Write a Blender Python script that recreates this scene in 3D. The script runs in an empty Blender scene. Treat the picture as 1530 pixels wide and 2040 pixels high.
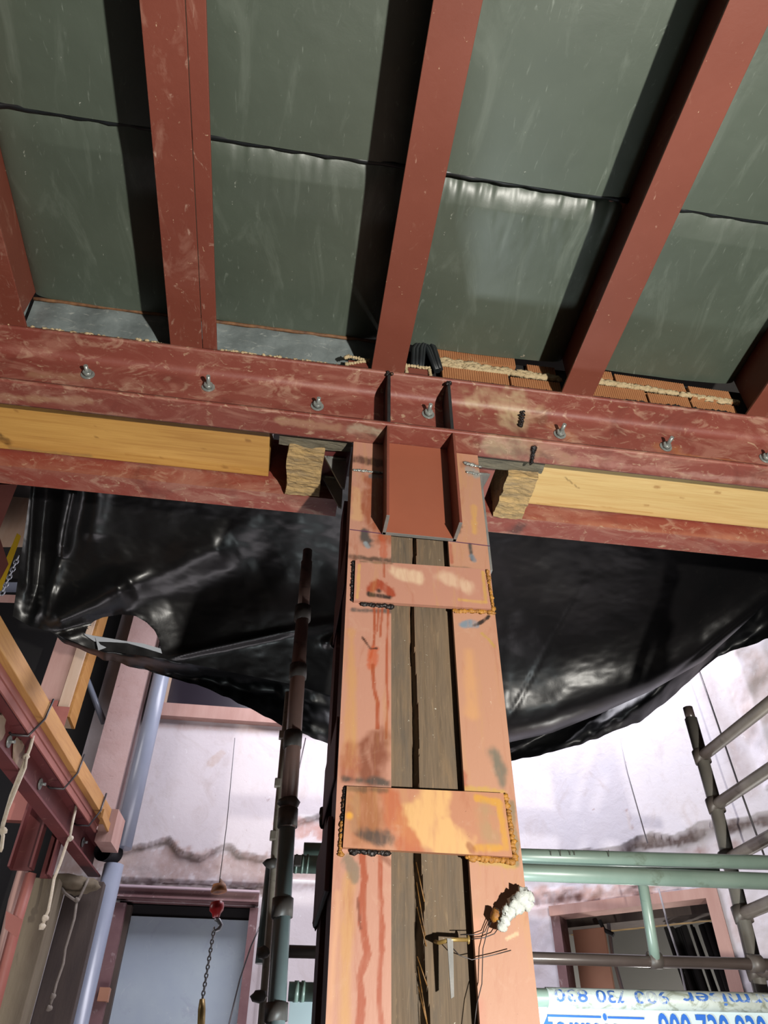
import bpy, bmesh, math, random
import numpy as np
from mathutils import Vector, Matrix
random.seed(7)
R_ = math.radians

# ------------------------------------------------------------------ camera, light, world, exposure
scene = bpy.context.scene
col = scene.collection
F, CX, CY = 1450.0, 765.0, 1020.0            # focal length in pixels of the 1530x2040 frame
_z = np.array([14, -1680, 1450.0]); _z /= np.linalg.norm(_z)
_x = np.array([13470, 1362, 1450.0]); _x -= _x.dot(_z) * _z; _x /= np.linalg.norm(_x)
_y = np.cross(_z, _x)
CAMR = np.array([_x, _y, _z])                # world axes in (right, down, forward)
cam_d = bpy.data.cameras.new('camera'); cam = bpy.data.objects.new('camera', cam_d); col.objects.link(cam)
cam_d.sensor_fit = 'VERTICAL'; cam_d.sensor_height = 36.0; cam_d.lens = 36.0 * F / 2040.0
cam_d.clip_start = 0.02
M = np.eye(4); M[:3, 0] = CAMR[:, 0]; M[:3, 1] = -CAMR[:, 1]; M[:3, 2] = -CAMR[:, 2]
cam.matrix_world = Matrix(M.tolist())
scene.camera = cam
scene.view_settings.view_transform = 'Standard'
scene.view_settings.look = 'None'
scene.view_settings.exposure = 0.75
scene.view_settings.gamma = 1.0
scene.view_settings.use_curve_mapping = False
wd = bpy.data.worlds.new('world'); scene.world = wd; wd.use_nodes = True
wd.node_tree.nodes['Background'].inputs[0].default_value = (0.75, 0.8, 1.0, 1)
wd.node_tree.nodes['Background'].inputs[1].default_value = 0.005

def lamp(name, kind, loc, energy, color, size=0.1, size_y=None, target=None, spread=None):
    d = bpy.data.lights.new(name, kind); d.energy = energy; d.color = color
    if kind == 'AREA':
        d.shape = 'RECTANGLE'; d.size = size; d.size_y = size_y or size
        if spread: d.spread = spread
    else:
        d.shadow_soft_size = size
    o = bpy.data.objects.new(name, d); col.objects.link(o); o.location = loc
    if target is not None:
        o.rotation_euler = (Vector(target) - Vector(loc)).to_track_quat('-Z', 'Y').to_euler()
    return o
# site work lamp standing to the right of the photographer
lamp('work_lamp', 'POINT', (1.2, -1.1, -0.65), 500, (1.0, 0.96, 0.88), 0.035)
# daylight coming down the open shaft between the plastic sheet and the far walls
lamp('shaft_daylight', 'AREA', (1.2, 4.0, 3.45), 116, (0.93, 0.91, 1.0), 3.0, 1.2, target=(1.25, 4.9, 0.9))
lamp('fill_upper_left', 'AREA', (-2.7, 3.5, 1.3), 20, (1.0, 0.95, 0.96), 1.2, 1.2, target=(-1.4, 4.9, 2.7))  # added fill that brightens the upper left corner, not a real opening
lamp('fill_behind_column', 'POINT', (0.62, 2.06, 0.0), 22, (0.86, 0.98, 1.0), 0.06)  # added fill for the scaffold posts, no lamp stands here
lamp('fill_low_wall', 'AREA', (0.1, 3.7, -1.3), 32, (0.97, 0.9, 0.95), 2.2, 1.0, target=(0.4, 5.5, 0.6))  # added fill for the lower far wall and door, not shaft daylight

# ------------------------------------------------------------------ helpers
def ray(x, y): return CAMR @ np.array([(x - CX) / F, (y - CY) / F, 1.0])
def PX(x, y, v): d = ray(x, y); return d * v / d[0]
def PY(x, y, v): d = ray(x, y); return d * v / d[1]
def PZ(x, y, v): d = ray(x, y); return d * v / d[2]
def PN(x, y, n, c): d = ray(x, y); return d * c / np.dot(np.array(n, float), d)
def lin(c):
    c = np.array(c, float) / 255.0
    return 0.58 * np.where(c <= 0.04045, c / 12.92, ((c + 0.055) / 1.055) ** 2.4)   # reflectance well under the display value; exposure makes up for it
def C4(c): return tuple(lin(c)) + (1.0,)

_rng = np.random.RandomState(3)
LAT = _rng.rand(64, 64, 64)
def vnoise(p, s=1.0, seed=0):
    p = np.asarray(p) * s + seed * 7.31 + 100.0
    i = np.floor(p).astype(int); f = p - i; f = f * f * (3 - 2 * f)
    r = 0
    for a in (0, 1):
        for b in (0, 1):
            for c in (0, 1):
                w = (f[:, 0] if a else 1 - f[:, 0]) * (f[:, 1] if b else 1 - f[:, 1]) * (f[:, 2] if c else 1 - f[:, 2])
                r = r + w * LAT[(i[:, 0] + a) % 64, (i[:, 1] + b) % 64, (i[:, 2] + c) % 64]
    return r * 2 - 1
def fbm(p, s=1.0, seed=0, o=3):
    r = 0; a = 1; t = 0
    for k in range(o):
        r = r + a * vnoise(p, s * 2 ** k, seed + k * 3); t += a; a *= 0.55
    return r / t

def mat(name, base=(200, 200, 200), var=None, vs=6, st=(1, 1, 1), rough=0.6, metal=0.0, bump=0.0, bs=40,
        dirt=(), attr=False, spec=0.5, coat=0.0, rvar=0.0, grain=None):
    m = bpy.data.materials.new(name); m.use_nodes = True
    nt = m.node_tree; N = nt.nodes; L = nt.links; b = N['Principled BSDF']
    tc = N.new('ShaderNodeTexCoord')
    def noise(scale, stretch, detail=5, dist=0.0, rough_=0.6):
        mp = N.new('ShaderNodeMapping'); mp.inputs['Scale'].default_value = stretch
        L.new(tc.outputs['Object'], mp.inputs[0])
        n = N.new('ShaderNodeTexNoise'); n.inputs['Scale'].default_value = scale; n.inputs['Detail'].default_value = detail
        n.inputs['Distortion'].default_value = dist; n.inputs['Roughness'].default_value = rough_
        L.new(mp.outputs[0], n.inputs['Vector']); return n.outputs['Fac']
    def ramp(src, lo, hi, k=1.0):
        r = N.new('ShaderNodeMapRange'); r.inputs[1].default_value = lo; r.inputs[2].default_value = hi
        r.inputs[4].default_value = k; r.clamp = True; L.new(src, r.inputs[0]); return r.outputs[0]
    def mix(fac, a, bb):
        x = N.new('ShaderNodeMix'); x.data_type = 'RGBA'
        L.new(fac, x.inputs[0])
        if isinstance(a, tuple): x.inputs[6].default_value = a
        else: L.new(a, x.inputs[6])
        if isinstance(bb, tuple): x.inputs[7].default_value = bb
        else: L.new(bb, x.inputs[7])
        return x.outputs[2]
    cur = C4(base)
    if attr:
        a = N.new('ShaderNodeAttribute'); a.attribute_name = 'Col'; cur = a.outputs['Color']
    if var is not None:
        cur = mix(ramp(noise(vs, st), 0.3, 0.7, 0.55 if attr else 1.0), cur, C4(var))
    if grain:
        g = noise(grain[1], grain[2], 6, 1.2)
        cur = mix(ramp(g, 0.42, 0.66, grain[3]), cur, C4(grain[0]))
    for d in dirt:       # colour, scale, lo, hi, stretch, strength, distortion
        cur = mix(ramp(noise(d[1], d[4], 7, d[6] if len(d) > 6 else 0.5, 0.65), d[2], d[3], d[5]), cur, C4(d[0]))
    if isinstance(cur, tuple): b.inputs['Base Color'].default_value = cur
    else: L.new(cur, b.inputs['Base Color'])
    b.inputs['Roughness'].default_value = rough
    if rvar: L.new(ramp(noise(vs * 1.7, st), 0.3, 0.7, 1.0), (q := N.new('ShaderNodeMapRange')).inputs[0]); q.inputs[3].default_value = max(0.05, rough - rvar); q.inputs[4].default_value = rough + rvar; L.new(q.outputs[0], b.inputs['Roughness'])
    b.inputs['Metallic'].default_value = metal
    b.inputs['Specular IOR Level'].default_value = spec
    if coat: b.inputs['Coat Weight'].default_value = coat; b.inputs['Coat Roughness'].default_value = 0.12
    if bump:
        bp = N.new('ShaderNodeBump'); bp.inputs['Strength'].default_value = 1.0; bp.inputs['Distance'].default_value = bump
        L.new(noise(bs, st, 6, 0.3), bp.inputs['Height']); L.new(bp.outputs[0], b.inputs['Normal'])
    return m

class MB:
    def __init__(s): s.v = []; s.f = []; s.sm = []
    def add(s, vs, fs, smooth=False):
        o = len(s.v); s.v += [tuple(map(float, p)) for p in vs]
        s.f += [tuple(i + o for i in f) for f in fs]; s.sm += [smooth] * len(fs); return s
    def box(s, x0, x1, y0, y1, z0, z1):
        v = [(x, y, z) for x in (x0, x1) for y in (y0, y1) for z in (z0, z1)]
        return s.add(v, [(0, 1, 3, 2), (4, 6, 7, 5), (0, 4, 5, 1), (2, 3, 7, 6), (0, 2, 6, 4), (1, 5, 7, 3)])
    def hexa(s, a, b):   # two quads a (4 pts) and b (4 pts)
        return s.add(list(a) + list(b), [(3, 2, 1, 0), (4, 5, 6, 7), (0, 1, 5, 4), (1, 2, 6, 5), (2, 3, 7, 6), (3, 0, 4, 7)])
    def prism(s, prof, p0, p1, U, V, smooth=False):
        p0, p1, U, V = map(np.array, (p0, p1, U, V)); n = len(prof)
        v = [p0 + U * a + V * b for a, b in prof] + [p1 + U * a + V * b for a, b in prof]
        f = [(i, (i + 1) % n, n + (i + 1) % n, n + i) for i in range(n)] + [tuple(range(n))[::-1], tuple(range(n, 2 * n))]
        return s.add(v, f, smooth)
    def tube(s, pts, r, n=12, cap=True):
        pts = [np.array(p, float) for p in pts]; rs = r if hasattr(r, '__len__') else [r] * len(pts)
        vs = []; fs = []; up = None
        for i, p in enumerate(pts):
            t = pts[min(i + 1, len(pts) - 1)] - pts[max(i - 1, 0)]; t /= (np.linalg.norm(t) + 1e-9)
            if up is None:
                up = np.array([0, 0, 1.0]) if abs(t[2]) < 0.9 else np.array([1.0, 0, 0])
            a = up - t * up.dot(t); a /= (np.linalg.norm(a) + 1e-9); b = np.cross(t, a); up = a
            for k in range(n):
                an = 2 * math.pi * k / n
                vs.append(p + rs[i] * (math.cos(an) * a + math.sin(an) * b))
        for i in range(len(pts) - 1):
            for k in range(n):
                fs.append((i * n + k, i * n + (k + 1) % n, (i + 1) * n + (k + 1) % n, (i + 1) * n + k))
        s.add(vs, fs, True)
        if cap:
            o = len(s.v) - len(vs)
            s.f += [tuple(o + k for k in range(n))[::-1], tuple(o + (len(pts) - 1) * n + k for k in range(n))]; s.sm += [False, False]
        return s
    def ring(s, c, ax, r, w, t=0.006, n=20):      # collar around an axis
        c = np.array(c, float); ax = np.array(ax, float); ax /= np.linalg.norm(ax)
        return s.tube([c - ax * w / 2, c - ax * w / 2, c + ax * w / 2, c + ax * w / 2], [r * .96, r, r, r * .96], n)
    def lump(s, c, rad, seed=0, amp=0.35, n=16, freq=3.0):
        c = np.array(c, float); rad = np.array(rad, float)
        d = []; m = n // 2
        for i in range(m + 1):
            for k in range(n):
                th = math.pi * i / m; ph = 2 * math.pi * k / n
                d.append((math.sin(th) * math.cos(ph), math.sin(th) * math.sin(ph), math.cos(th)))
        d = np.array(d); q = fbm(d, freq * .6, seed, 3)
        v = c + d * rad * (1 + amp * q[:, None] * 1.6)
        f = [(i * n + k, i * n + (k + 1) % n, (i + 1) * n + (k + 1) % n, (i + 1) * n + k) for i in range(m) for k in range(n)]
        return s.add(v, f, True)
    def loft(s, prof, p0, L_, axis, step, U, V, smooth=False):   # dense prism along axis; prof pre-subdivided
        n = len(prof); k = max(1, int(round(L_ / step))); p0, axis, U, V = map(np.array, (p0, axis, U, V))
        pr = np.array(prof); base = p0 + pr[:, :1] * U + pr[:, 1:2] * V
        vs = np.concatenate([base + axis * (L_ * i / k) for i in range(k + 1)])
        fs = [(i * n + j, i * n + (j + 1) % n, (i + 1) * n + (j + 1) % n, (i + 1) * n + j) for i in range(k) for j in range(n)]
        fs += [tuple(range(n))[::-1], tuple(range(k * n, k * n + n))]
        return s.add(vs, fs, smooth)

def subdiv(prof, step):
    out = []
    n = len(prof)
    for i in range(n):
        a = np.array(prof[i], float); b = np.array(prof[(i + 1) % n], float)
        k = max(1, int(round(np.linalg.norm(b - a) / step)))
        for j in range(k): out.append(tuple(a + (b - a) * j / k))
    return out

def paint(me, w, base, strokes, jitter=6):
    n = len(w); colr = np.tile(lin(base), (n, 1))
    for st in strokes:
        pts, width, c, alpha, soft = st[:5]
        amp = st[5] if len(st) > 5 else 0.35; ns = st[6] if len(st) > 6 else 60
        if width > .011: amp = max(amp, .75)
        pts = [np.array(p, float) for p in pts]
        lo = np.min(pts, 0) - width * 2.2; hi = np.max(pts, 0) + width * 2.2
        idx = np.where(np.all((w >= lo) & (w <= hi), 1))[0]
        if len(idx) == 0: continue
        q = w[idx]; d = np.full(len(idx), 1e9)
        if len(pts) == 1: d = np.linalg.norm(q - pts[0], axis=1)
        for a, b in zip(pts[:-1], pts[1:]):
            ab = b - a; t = np.clip((q - a) @ ab / (ab @ ab + 1e-12), 0, 1)
            d = np.minimum(d, np.linalg.norm(q - (a + t[:, None] * ab), axis=1))
        d = d / width + amp * fbm(q, ns, int(width * 9999) % 17, 4) + .25 * amp * fbm(q * np.array([1, 1, .18]), ns * 3, 5)
        t = np.clip((1 - d) / max(soft, 1e-3), 0, 1); t = t * t * (3 - 2 * t) * alpha * np.clip(1.02 + .8 * fbm(q * np.array([1, 1, .2]), 130, 9), .45, 1)
        colr[idx] = colr[idx] * (1 - t[:, None]) + lin(c) * t[:, None]
    at = me.color_attributes.new('Col', 'FLOAT_COLOR', 'POINT')
    at.data.foreach_set('color', np.concatenate([colr, np.ones((n, 1))], 1).astype(np.float32).ravel())

WL = {}
def thing(name, loc, label, cat, group=None):
    o = bpy.data.objects.new(name, None); col.objects.link(o); o.location = tuple(map(float, loc)); o.empty_display_size = .1
    o['label'] = label; o['category'] = cat
    if group: o['group'] = group
    WL[o.name] = np.array(loc, float); return o
def part(name, mb, m, parent=None, bevel=0, label=None, strokes=None, base=None, kind=None, cat=None, group=None, fix=True):
    me = bpy.data.meshes.new(name)
    v = np.array(mb.v)
    if parent is not None: off = WL[parent.name]
    else: off = np.array([(v[:, 0].min() + v[:, 0].max()) / 2, (v[:, 1].min() + v[:, 1].max()) / 2, v[:, 2].min()])
    me.from_pydata((v - off).tolist(), [], mb.f)
    me.polygons.foreach_set('use_smooth', mb.sm)
    if fix:
        bm = bmesh.new(); bm.from_mesh(me); bmesh.ops.recalc_face_normals(bm, faces=bm.faces); bm.to_mesh(me); bm.free()
    if strokes is not None: paint(me, v, base, strokes)
    me.materials.append(m)
    o = bpy.data.objects.new(name, me); col.objects.link(o)
    if parent is not None: o.parent = parent; WL[o.name] = off
    else: o.location = off.tolist(); WL[o.name] = off
    if bevel:
        b = o.modifiers.new('bevel', 'BEVEL'); b.width = bevel; b.segments = 2; b.limit_method = 'ANGLE'
    if label: o['label'] = label
    if kind: o['kind'] = kind
    if cat: o['category'] = cat
    if group: o['group'] = group
    return o
def solo(name, mb, m, label, cat, **k): return part(name, mb, m, None, label=label, cat=cat, **k)
def struct(name, mb, m, **k): return part(name, mb, m, None, kind='structure', **k)

# ------------------------------------------------------------------ materials
PLS = (212, 180, 148)
primer = mat('red_primer', (142, 74, 58), (128, 62, 50), 5, rough=0.55, bump=0.0006, bs=60, attr=False,
             dirt=[((196, 158, 130), 9, .60, .72, (1, .6, 1.5), .55, 1.2), (PLS, 34, .655, .70, (1, 1, 1), .8, 1.5), ((110, 44, 32), 3, .55, .75, (1, 1, 1), .5)])
primer_joist = mat('red_primer_joist', (140, 76, 60), (128, 66, 50), 3, rough=0.5, bump=0.0004, bs=50,
             dirt=[((180, 132, 112), 9, .60, .72, (1, .5, 1), .5, 2), ((200, 160, 138), 24, .66, .72, (1, .5, 1), .55, 1.5), (PLS, 50, .675, .70, (1, 1, 1), .9, 1.2)])
primer_smear = mat('red_primer_plaster_smeared', (146, 66, 54), (160, 92, 78), 4, rough=0.55, bump=0.0006, bs=60, attr=True,
             dirt=[((184, 128, 110), 5, .47, .62, (.7, 1.6, 1.8), .65, 1.6), ((200, 158, 134), 12, .55, .66, (.8, 1.3, 1.3), .65, 1.6), (PLS, 36, .61, .68, (.8, 1, 1), .7, 1.2), ((104, 46, 36), 5, .56, .72, (1, 1, 1), .5, 1)])
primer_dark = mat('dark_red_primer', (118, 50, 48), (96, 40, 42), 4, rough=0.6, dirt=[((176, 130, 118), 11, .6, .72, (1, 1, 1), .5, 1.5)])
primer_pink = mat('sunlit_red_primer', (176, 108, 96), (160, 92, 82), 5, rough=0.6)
plate_m = mat('primer_on_plates', (200, 144, 118), None, 7, (1.5, 1, .35), rough=0.5, bump=0.0003, bs=80, attr=True,
              dirt=[((204, 158, 98), 9, .54, .70, (2.6, 1, .28), .38, 1.2), ((216, 176, 150), 13, .58, .70, (1.2, 1, .8), .25, 1.5), ((168, 92, 62), 10, .56, .72, (2, 1, .4), .4, 1), ((86, 58, 44), 85, .69, .73, (1, 1, 1), .6, .6), ((236, 214, 190), 120, .68, .72, (1, 1, 1), .8, .6)])
steel_cut = mat('cut_steel', (152, 150, 146), (126, 126, 124), 30, rough=0.45, metal=0.1, bump=0.0003)
steel_dark = mat('dark_mill_steel', (62, 64, 66), (40, 40, 42), 20, rough=0.5, metal=0.4)
weld_d = mat('weld_slag', (66, 62, 62), (28, 24, 24), 90, rough=0.28, metal=0.6, bump=0.002, bs=200, dirt=[((170, 110, 50), 60, .6, .7, (1, 1, 1), .6)])
weld_o = mat('rusty_weld', (212, 150, 48), (150, 96, 40), 50, rough=0.6, bump=0.002, bs=160, dirt=[((120, 118, 96), 40, .58, .7, (1, 1, 1), .7)])
zinc = mat('zinc_plated', (176, 180, 174), (140, 146, 144), 60, rough=0.35, metal=0.3)
oldwood = mat('old_column_timber', (116, 100, 80), (98, 86, 70), 6, (2, 1, .3), rough=0.8, bump=0.0012, bs=60, attr=True,
              grain=((88, 74, 58), 22, (6, 3, .25), .6), dirt=[((146, 118, 86), 7, .50, .68, (2.5, 1, .35), .6, 1), ((84, 80, 74), 5, .52, .70, (2, 1, .5), .6, 1), ((168, 142, 108), 30, .60, .72, (2.5, 1, .3), .5, 2), ((226, 222, 205), 110, .67, .70, (1, 1, 1), .9, .4)])
rotwood = mat('weathered_timber', (216, 178, 116), (164, 140, 104), 14, (1, 4, 4), rough=0.85, bump=0.006, bs=30, attr=False,
              dirt=[((92, 80, 62), 20, .55, .68, (.5, 4, 4), .8, 1.5), ((228, 210, 168), 18, .6, .7, (1, 3, 3), .7, 1)])
greywood = mat('grey_weathered_timber', (132, 124, 104), (98, 92, 78), 14, (1, 4, 4), rough=0.85, bump=0.004, bs=30,
              dirt=[((66, 56, 46), 20, .58, .70, (.4, 5, 5), .8, 1.5)])
pine = mat('new_pine', (226, 176, 98), (212, 156, 80), 5, (.5, 4, 4), rough=0.5, bump=0.0005, bs=40, attr=True,
           grain=((188, 128, 60), 8, (.35, 9, 9), .5), dirt=[((120, 84, 50), 5, .70, .78, (1, 3, 3), .6, 1)])
pine_pale = mat('new_pine_pale', (240, 206, 142), (230, 188, 118), 5, (.5, 4, 4), rough=0.5, bump=0.0005, bs=40, attr=True,
           grain=((214, 166, 98), 8, (.35, 9, 9), .45))
pine_l = mat('left_beam_pine', (214, 160, 92), (196, 138, 72), 4, (3, .4, 3), rough=0.6, grain=((170, 112, 56), 7, (8, .3, 8), .45),
             dirt=[((106, 96, 84), 7, .66, .76, (1.5, 1, 2), .8, 1.2)])
pinkwood = mat('dusty_pink_timber', (208, 168, 156), (190, 146, 134), 6, (2, 2, .4), rough=0.8, bump=0.001, bs=40)
paletimber = mat('pale_board', (222, 196, 172), (206, 172, 144), 6, (2, 2, .4), rough=0.8)
primer_joist_smeared = mat('red_primer_joist_smeared', (140, 74, 58), (126, 62, 48), 3, rough=0.5, bump=0.0005, bs=50,
             dirt=[((184, 136, 118), 7, .52, .66, (1.4, .5, 1), .55, 1.6), ((206, 172, 152), 16, .60, .70, (1, .6, 1), .7, 2.2), (PLS, 44, .66, .70, (1, 1, 1), .9, 1.2)])
sheet_m = mat('olive_plastic_sheet', (92, 103, 90), (80, 90, 78), 2.2, rough=0.46, bump=0.0014, bs=9, spec=0.85,
              dirt=[((124, 134, 122), 4, .52, .70, (2.0, .5, 1), .55, 1.8), ((160, 170, 158), 18, .62, .72, (1.8, .4, 1), .5, 2.4), ((186, 190, 176), 40, .68, .73, (1.2, .8, 1), .7, 1.0), ((206, 208, 196), 46, .715, .74, (1, 1, 1), .8, 1)])
cloudy = mat('cloudy_plastic_strip', (150, 160, 160), (104, 112, 112), 9, rough=0.3, bump=0.002, bs=30,
             dirt=[((186, 190, 184), 24, .58, .68, (.6, 1.5, 1.5), .7, 1.8)])
blackp = mat('black_polythene', (19, 19, 20), (26, 24, 25), 3, rough=0.33, bump=0.0009, bs=10, spec=0.42, coat=0.0,
             dirt=[((60, 56, 50), 9, .62, .78, (1, 1, 1), .35, 2), ((120, 120, 116), 40, .74, .76, (1, 1, 1), .5, 1.5)])
blackhem = mat('black_polythene_hem', (13, 14, 16), None, rough=0.4, bump=0.003, bs=7, spec=0.35)
flapw = mat('torn_sheet_edge', (225, 230, 240), None, rough=0.3)
rubber = mat('black_rubber', (34, 40, 44), (20, 22, 24), 12, rough=0.4)
brick_m = mat('ribbed_clay_brick', (200, 138, 90), (182, 118, 72), 10, rough=0.8, bump=0.0008, bs=60, dirt=[((226, 190, 140), 22, .62, .7, (1, 1, 1), .5, 1)])
mortar = mat('pale_mortar', (214, 192, 152), (196, 172, 132), 30, rough=0.9, bump=0.004, bs=70)
mortar_g = mat('grey_mortar', (168, 160, 138), (130, 122, 106), 30, rough=0.9, bump=0.004, bs=70)
plaster = mat('distressed_plaster', (225, 214, 218), (236, 228, 232), 5, rough=0.85, bump=0.003, bs=16, attr=True,
              dirt=[((206, 190, 186), 4, .52, .7, (1, 1, .8), .5, 1.5), ((170, 140, 132), 11, .66, .73, (1, 1, 1), .5, 2), ((250, 248, 250), 30, .64, .70, (1, 1, .6), .6, 1)])
concrete = mat('stained_concrete', (138, 126, 104), (112, 98, 78), 4, (2, 2, .5), rough=0.85, bump=0.002, bs=30, dirt=[((60, 50, 42), 6, .6, .75, (2, 2, .5), .6, 1)])
darkboard = mat('dark_board', (92, 78, 70), (70, 58, 54), 5, (3, 3, .5), rough=0.8, bump=0.001, bs=40, dirt=[((150, 136, 124), 60, .7, .74, (1, 1, 1), .6, 1)])
darkwall = mat('dark_recess', (46, 50, 54), (34, 32, 36), 3, rough=0.9, bump=0.003, bs=12)
tealwall = mat('teal_painted_wall', (52, 72, 76), (36, 50, 54), 3, rough=0.7)
pvc = mat('grey_pvc', (168, 176, 194), (156, 164, 184), 4, rough=0.3, dirt=[((120, 112, 108), 12, .66, .76, (1, 1, .5), .5, 1)])
doorblue = mat('pale_blue_door', (190, 204, 214), (176, 190, 206), 3, rough=0.45, dirt=[((150, 154, 180), 4, .56, .72, (1, 1, 1), .45, 1), ((120, 112, 108), 36, .70, .73, (1, 1, .6), .6, 1), ((224, 230, 234), 14, .62, .72, (1, 1, .6), .5, 1)])
mauve = mat('mauve_painted_steel', (120, 84, 88), (146, 112, 112), 6, rough=0.5, dirt=[((198, 176, 176), 10, .58, .68, (1, 1, 1), .7, 1.5)])
voidm = mat('unlit_void', (22, 20, 22), None, rough=0.95)
tube_g = mat('green_grey_tube', (146, 166, 154), (128, 150, 138), 6, rough=0.35, metal=0.0, dirt=[((96, 104, 84), 14, .6, .7, (.6, 1, 1), .6, 1), ((206, 208, 196), 60, .69, .73, (1, 1, 1), .6, 1)])
tube_d = mat('dark_scaffold_tube', (168, 128, 116), (140, 112, 102), 5, rough=0.35, metal=0.0, dirt=[((52, 40, 36), 12, .58, .7, (1, 1, 1), .6, 1)])
tube_t = mat('teal_grey_tube', (138, 156, 156), (116, 128, 128), 5, rough=0.35, metal=0.0)
tube_dk = mat('dark_ledger_tube', (92, 80, 76), (74, 64, 60), 5, rough=0.3)
tube_gr = mat('grey_steel_tube', (128, 124, 116), (104, 100, 94), 6, rough=0.35, dirt=[((150, 128, 106), 12, .6, .7, (1, 1, .4), .5, 1)])
tube_w = mat('weathered_rung', (196, 182, 166), (156, 142, 126), 10, rough=0.45, metal=0.0, dirt=[((80, 66, 54), 16, .6, .7, (1, 1, 1), .6, 1)])
clampm = mat('dark_coupler', (98, 88, 82), (78, 72, 68), 12, rough=0.5, metal=0.0)
rope_m = mat('cream_rope', (226, 214, 196), (200, 184, 160), 60, rough=0.85, bump=0.001, bs=200)
rope_g = mat('grey_rope', (150, 140, 130), (128, 118, 108), 60, rough=0.85, bump=0.001, bs=200)
wire_m = mat('steel_wire', (88, 84, 86), None, rough=0.4, metal=0.6)
wire_l = mat('pale_cord', (190, 186, 192), None, rough=0.6)
redm = mat('red_hook_housing', (205, 40, 42), (176, 28, 34), 20, rough=0.35)
yellowm = mat('yellow_paint', (240, 196, 44), (226, 180, 40), 8, rough=0.45)
chainm = mat('galvanised_chain', (204, 206, 212), (168, 172, 178), 60, rough=0.3, metal=0.25)
foamm = mat('white_foam', (232, 236, 230), (206, 212, 206), 60, rough=0.8, bump=0.002, bs=150)
bannerw = mat('white_banner', (216, 232, 236), (206, 224, 230), 3, rough=0.4)
bannerworn = mat('worn_banner_wrap', (206, 214, 210), (190, 198, 190), 8, rough=0.5, bump=0.001, bs=60,
                 dirt=[((136, 142, 122), 18, .52, .64, (.8, 1, 1), .85, 1.5)])
inkb = mat('blue_ink', (24, 104, 206), None, rough=0.45)
inkworn = mat('worn_blue_ink', (60, 110, 190), None, rough=0.5, dirt=[((200, 208, 206), 24, .50, .58, (1, 1, 1), .9, 1)])
brownboard = mat('brown_board', (196, 142, 112), (180, 124, 96), 3, rough=0.6)
greyboard = mat('grey_plasterboard', (150, 148, 144), (140, 138, 132), 2, rough=0.8)
brass = mat('brass', (206, 176, 110), (180, 146, 80), 30, rough=0.4, metal=0.5)
floor_m = mat('dusty_floor', (62, 57, 53), (48, 45, 42), 3, rough=0.9, bump=0.004, bs=10)
slab_m = mat('dark_slab', (52, 48, 46), (40, 38, 36), 3, rough=0.9)
purple = mat('marker_line', (92, 50, 84), None, rough=0.6)

# ------------------------------------------------------------------ structure
FZ = -1.6
struct('floor', MB().box(-3.4, 4.2, -2.5, 7.0, FZ - .1, FZ), floor_m)
struct('ceiling', MB().box(-3.4, 4.2, -2.5, 2.2, 2.30, 2.42), slab_m)
struct('ceiling_shaft', MB().box(-3.4, 4.2, 2.2, 7.0, 3.7, 3.8), slab_m)
struct('wall_left', MB().box(-3.5, -3.4, -2.5, 7.0, FZ, 3.8), tealwall)

def wallgrid(name, origin, U, length, z0, z1, step, thick, hole, strokes, base, m, inset=None):
    """a plastered wall as a relief grid; hole(s,z)->True cuts an opening"""
    origin = np.array(origin, float); U = np.array(U, float); Nn = np.array([U[1], -U[0], 0.0])
    if Nn[1] > 0: Nn = -Nn                                # faces the camera
    nu = int(length / step) + 1; nv = int((z1 - z0) / step) + 1
    s = np.linspace(0, length, nu); z = np.linspace(z0, z1, nv)
    SS, ZZ = np.meshgrid(s, z, indexing='ij'); SS = SS.ravel(); ZZ = ZZ.ravel()
    P = origin + SS[:, None] * U + ZZ[:, None] * np.array([0, 0, 1.0])
    if inset is not None: P = P - Nn * inset(SS, ZZ, P)[:, None]
    mb = MB(); mb.v = [tuple(p) for p in P]
    ds = s[1] - s[0]; dz = z[1] - z[0]
    for i in range(nu - 1):
        for j in range(nv - 1):
            if hole and hole(s[i] + ds / 2, z[j] + dz / 2): continue
            mb.f.append((i * nv + j, (i + 1) * nv + j, (i + 1) * nv + j + 1, i * nv + j + 1))
    mb.sm = [True] * len(mb.f)
    n0 = len(mb.v)
    return mb

# far wall (left part) : plane Y = 5.5
def W(x, y): return PY(x, y, 5.5)
edgeL = np.array([W(*p)[[0, 2]] for p in [(150, 1690), (235, 1700), (265, 1688), (310, 1678), (335, 1672), (352, 1692), (400, 1708), (430, 1692), (455, 1680), (480, 1702), (530, 1712), (575, 1640), (640, 1622), (720, 1626)]])
zb1 = W(400, 1753)[2]; zb2 = W(400, 1776)[2]
dl, dr = W(250, 1815)[0], W(500, 1822)[0]; dtop = W(400, 1800)[2]
wl, wr, wb = W(335, 1370)[0], 0.3, W(400, 1418)[2]
def insL(S_, Z_, P):
    x = P[:, 0]; e = np.interp(x, edgeL[:, 0], edgeL[:, 1]) + .02 * fbm(P, 9, 1)
    r = np.where(Z_ < e, 0.035 + .008 * fbm(P, 14, 2), 0.0)
    r = np.where((Z_ < zb1) & (Z_ > zb2 - .01), 0.05 + .05 * np.abs(fbm(P, 12, 5)), r)
    rr = (x > 0.0); r = np.where(rr & (Z_ < W(610, 1752)[2] + .01 * fbm(P, 20, 3)), 0.0, r)
    return r
def holeL(s, z):
    x = -1.45 + s
    return (x > dl - .06 and x < dr + .02 and z < dtop) or (x > wl and x < wr and z > wb and z < 3.3)
mb = wallgrid('w', (-1.45, 5.5, 0), (1, 0, 0), 2.6, FZ, 3.7, 0.014, .1, holeL, None, None, None, insL)
ep = [np.array([a, 5.52, b - .012]) for a, b in edgeL]
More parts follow.
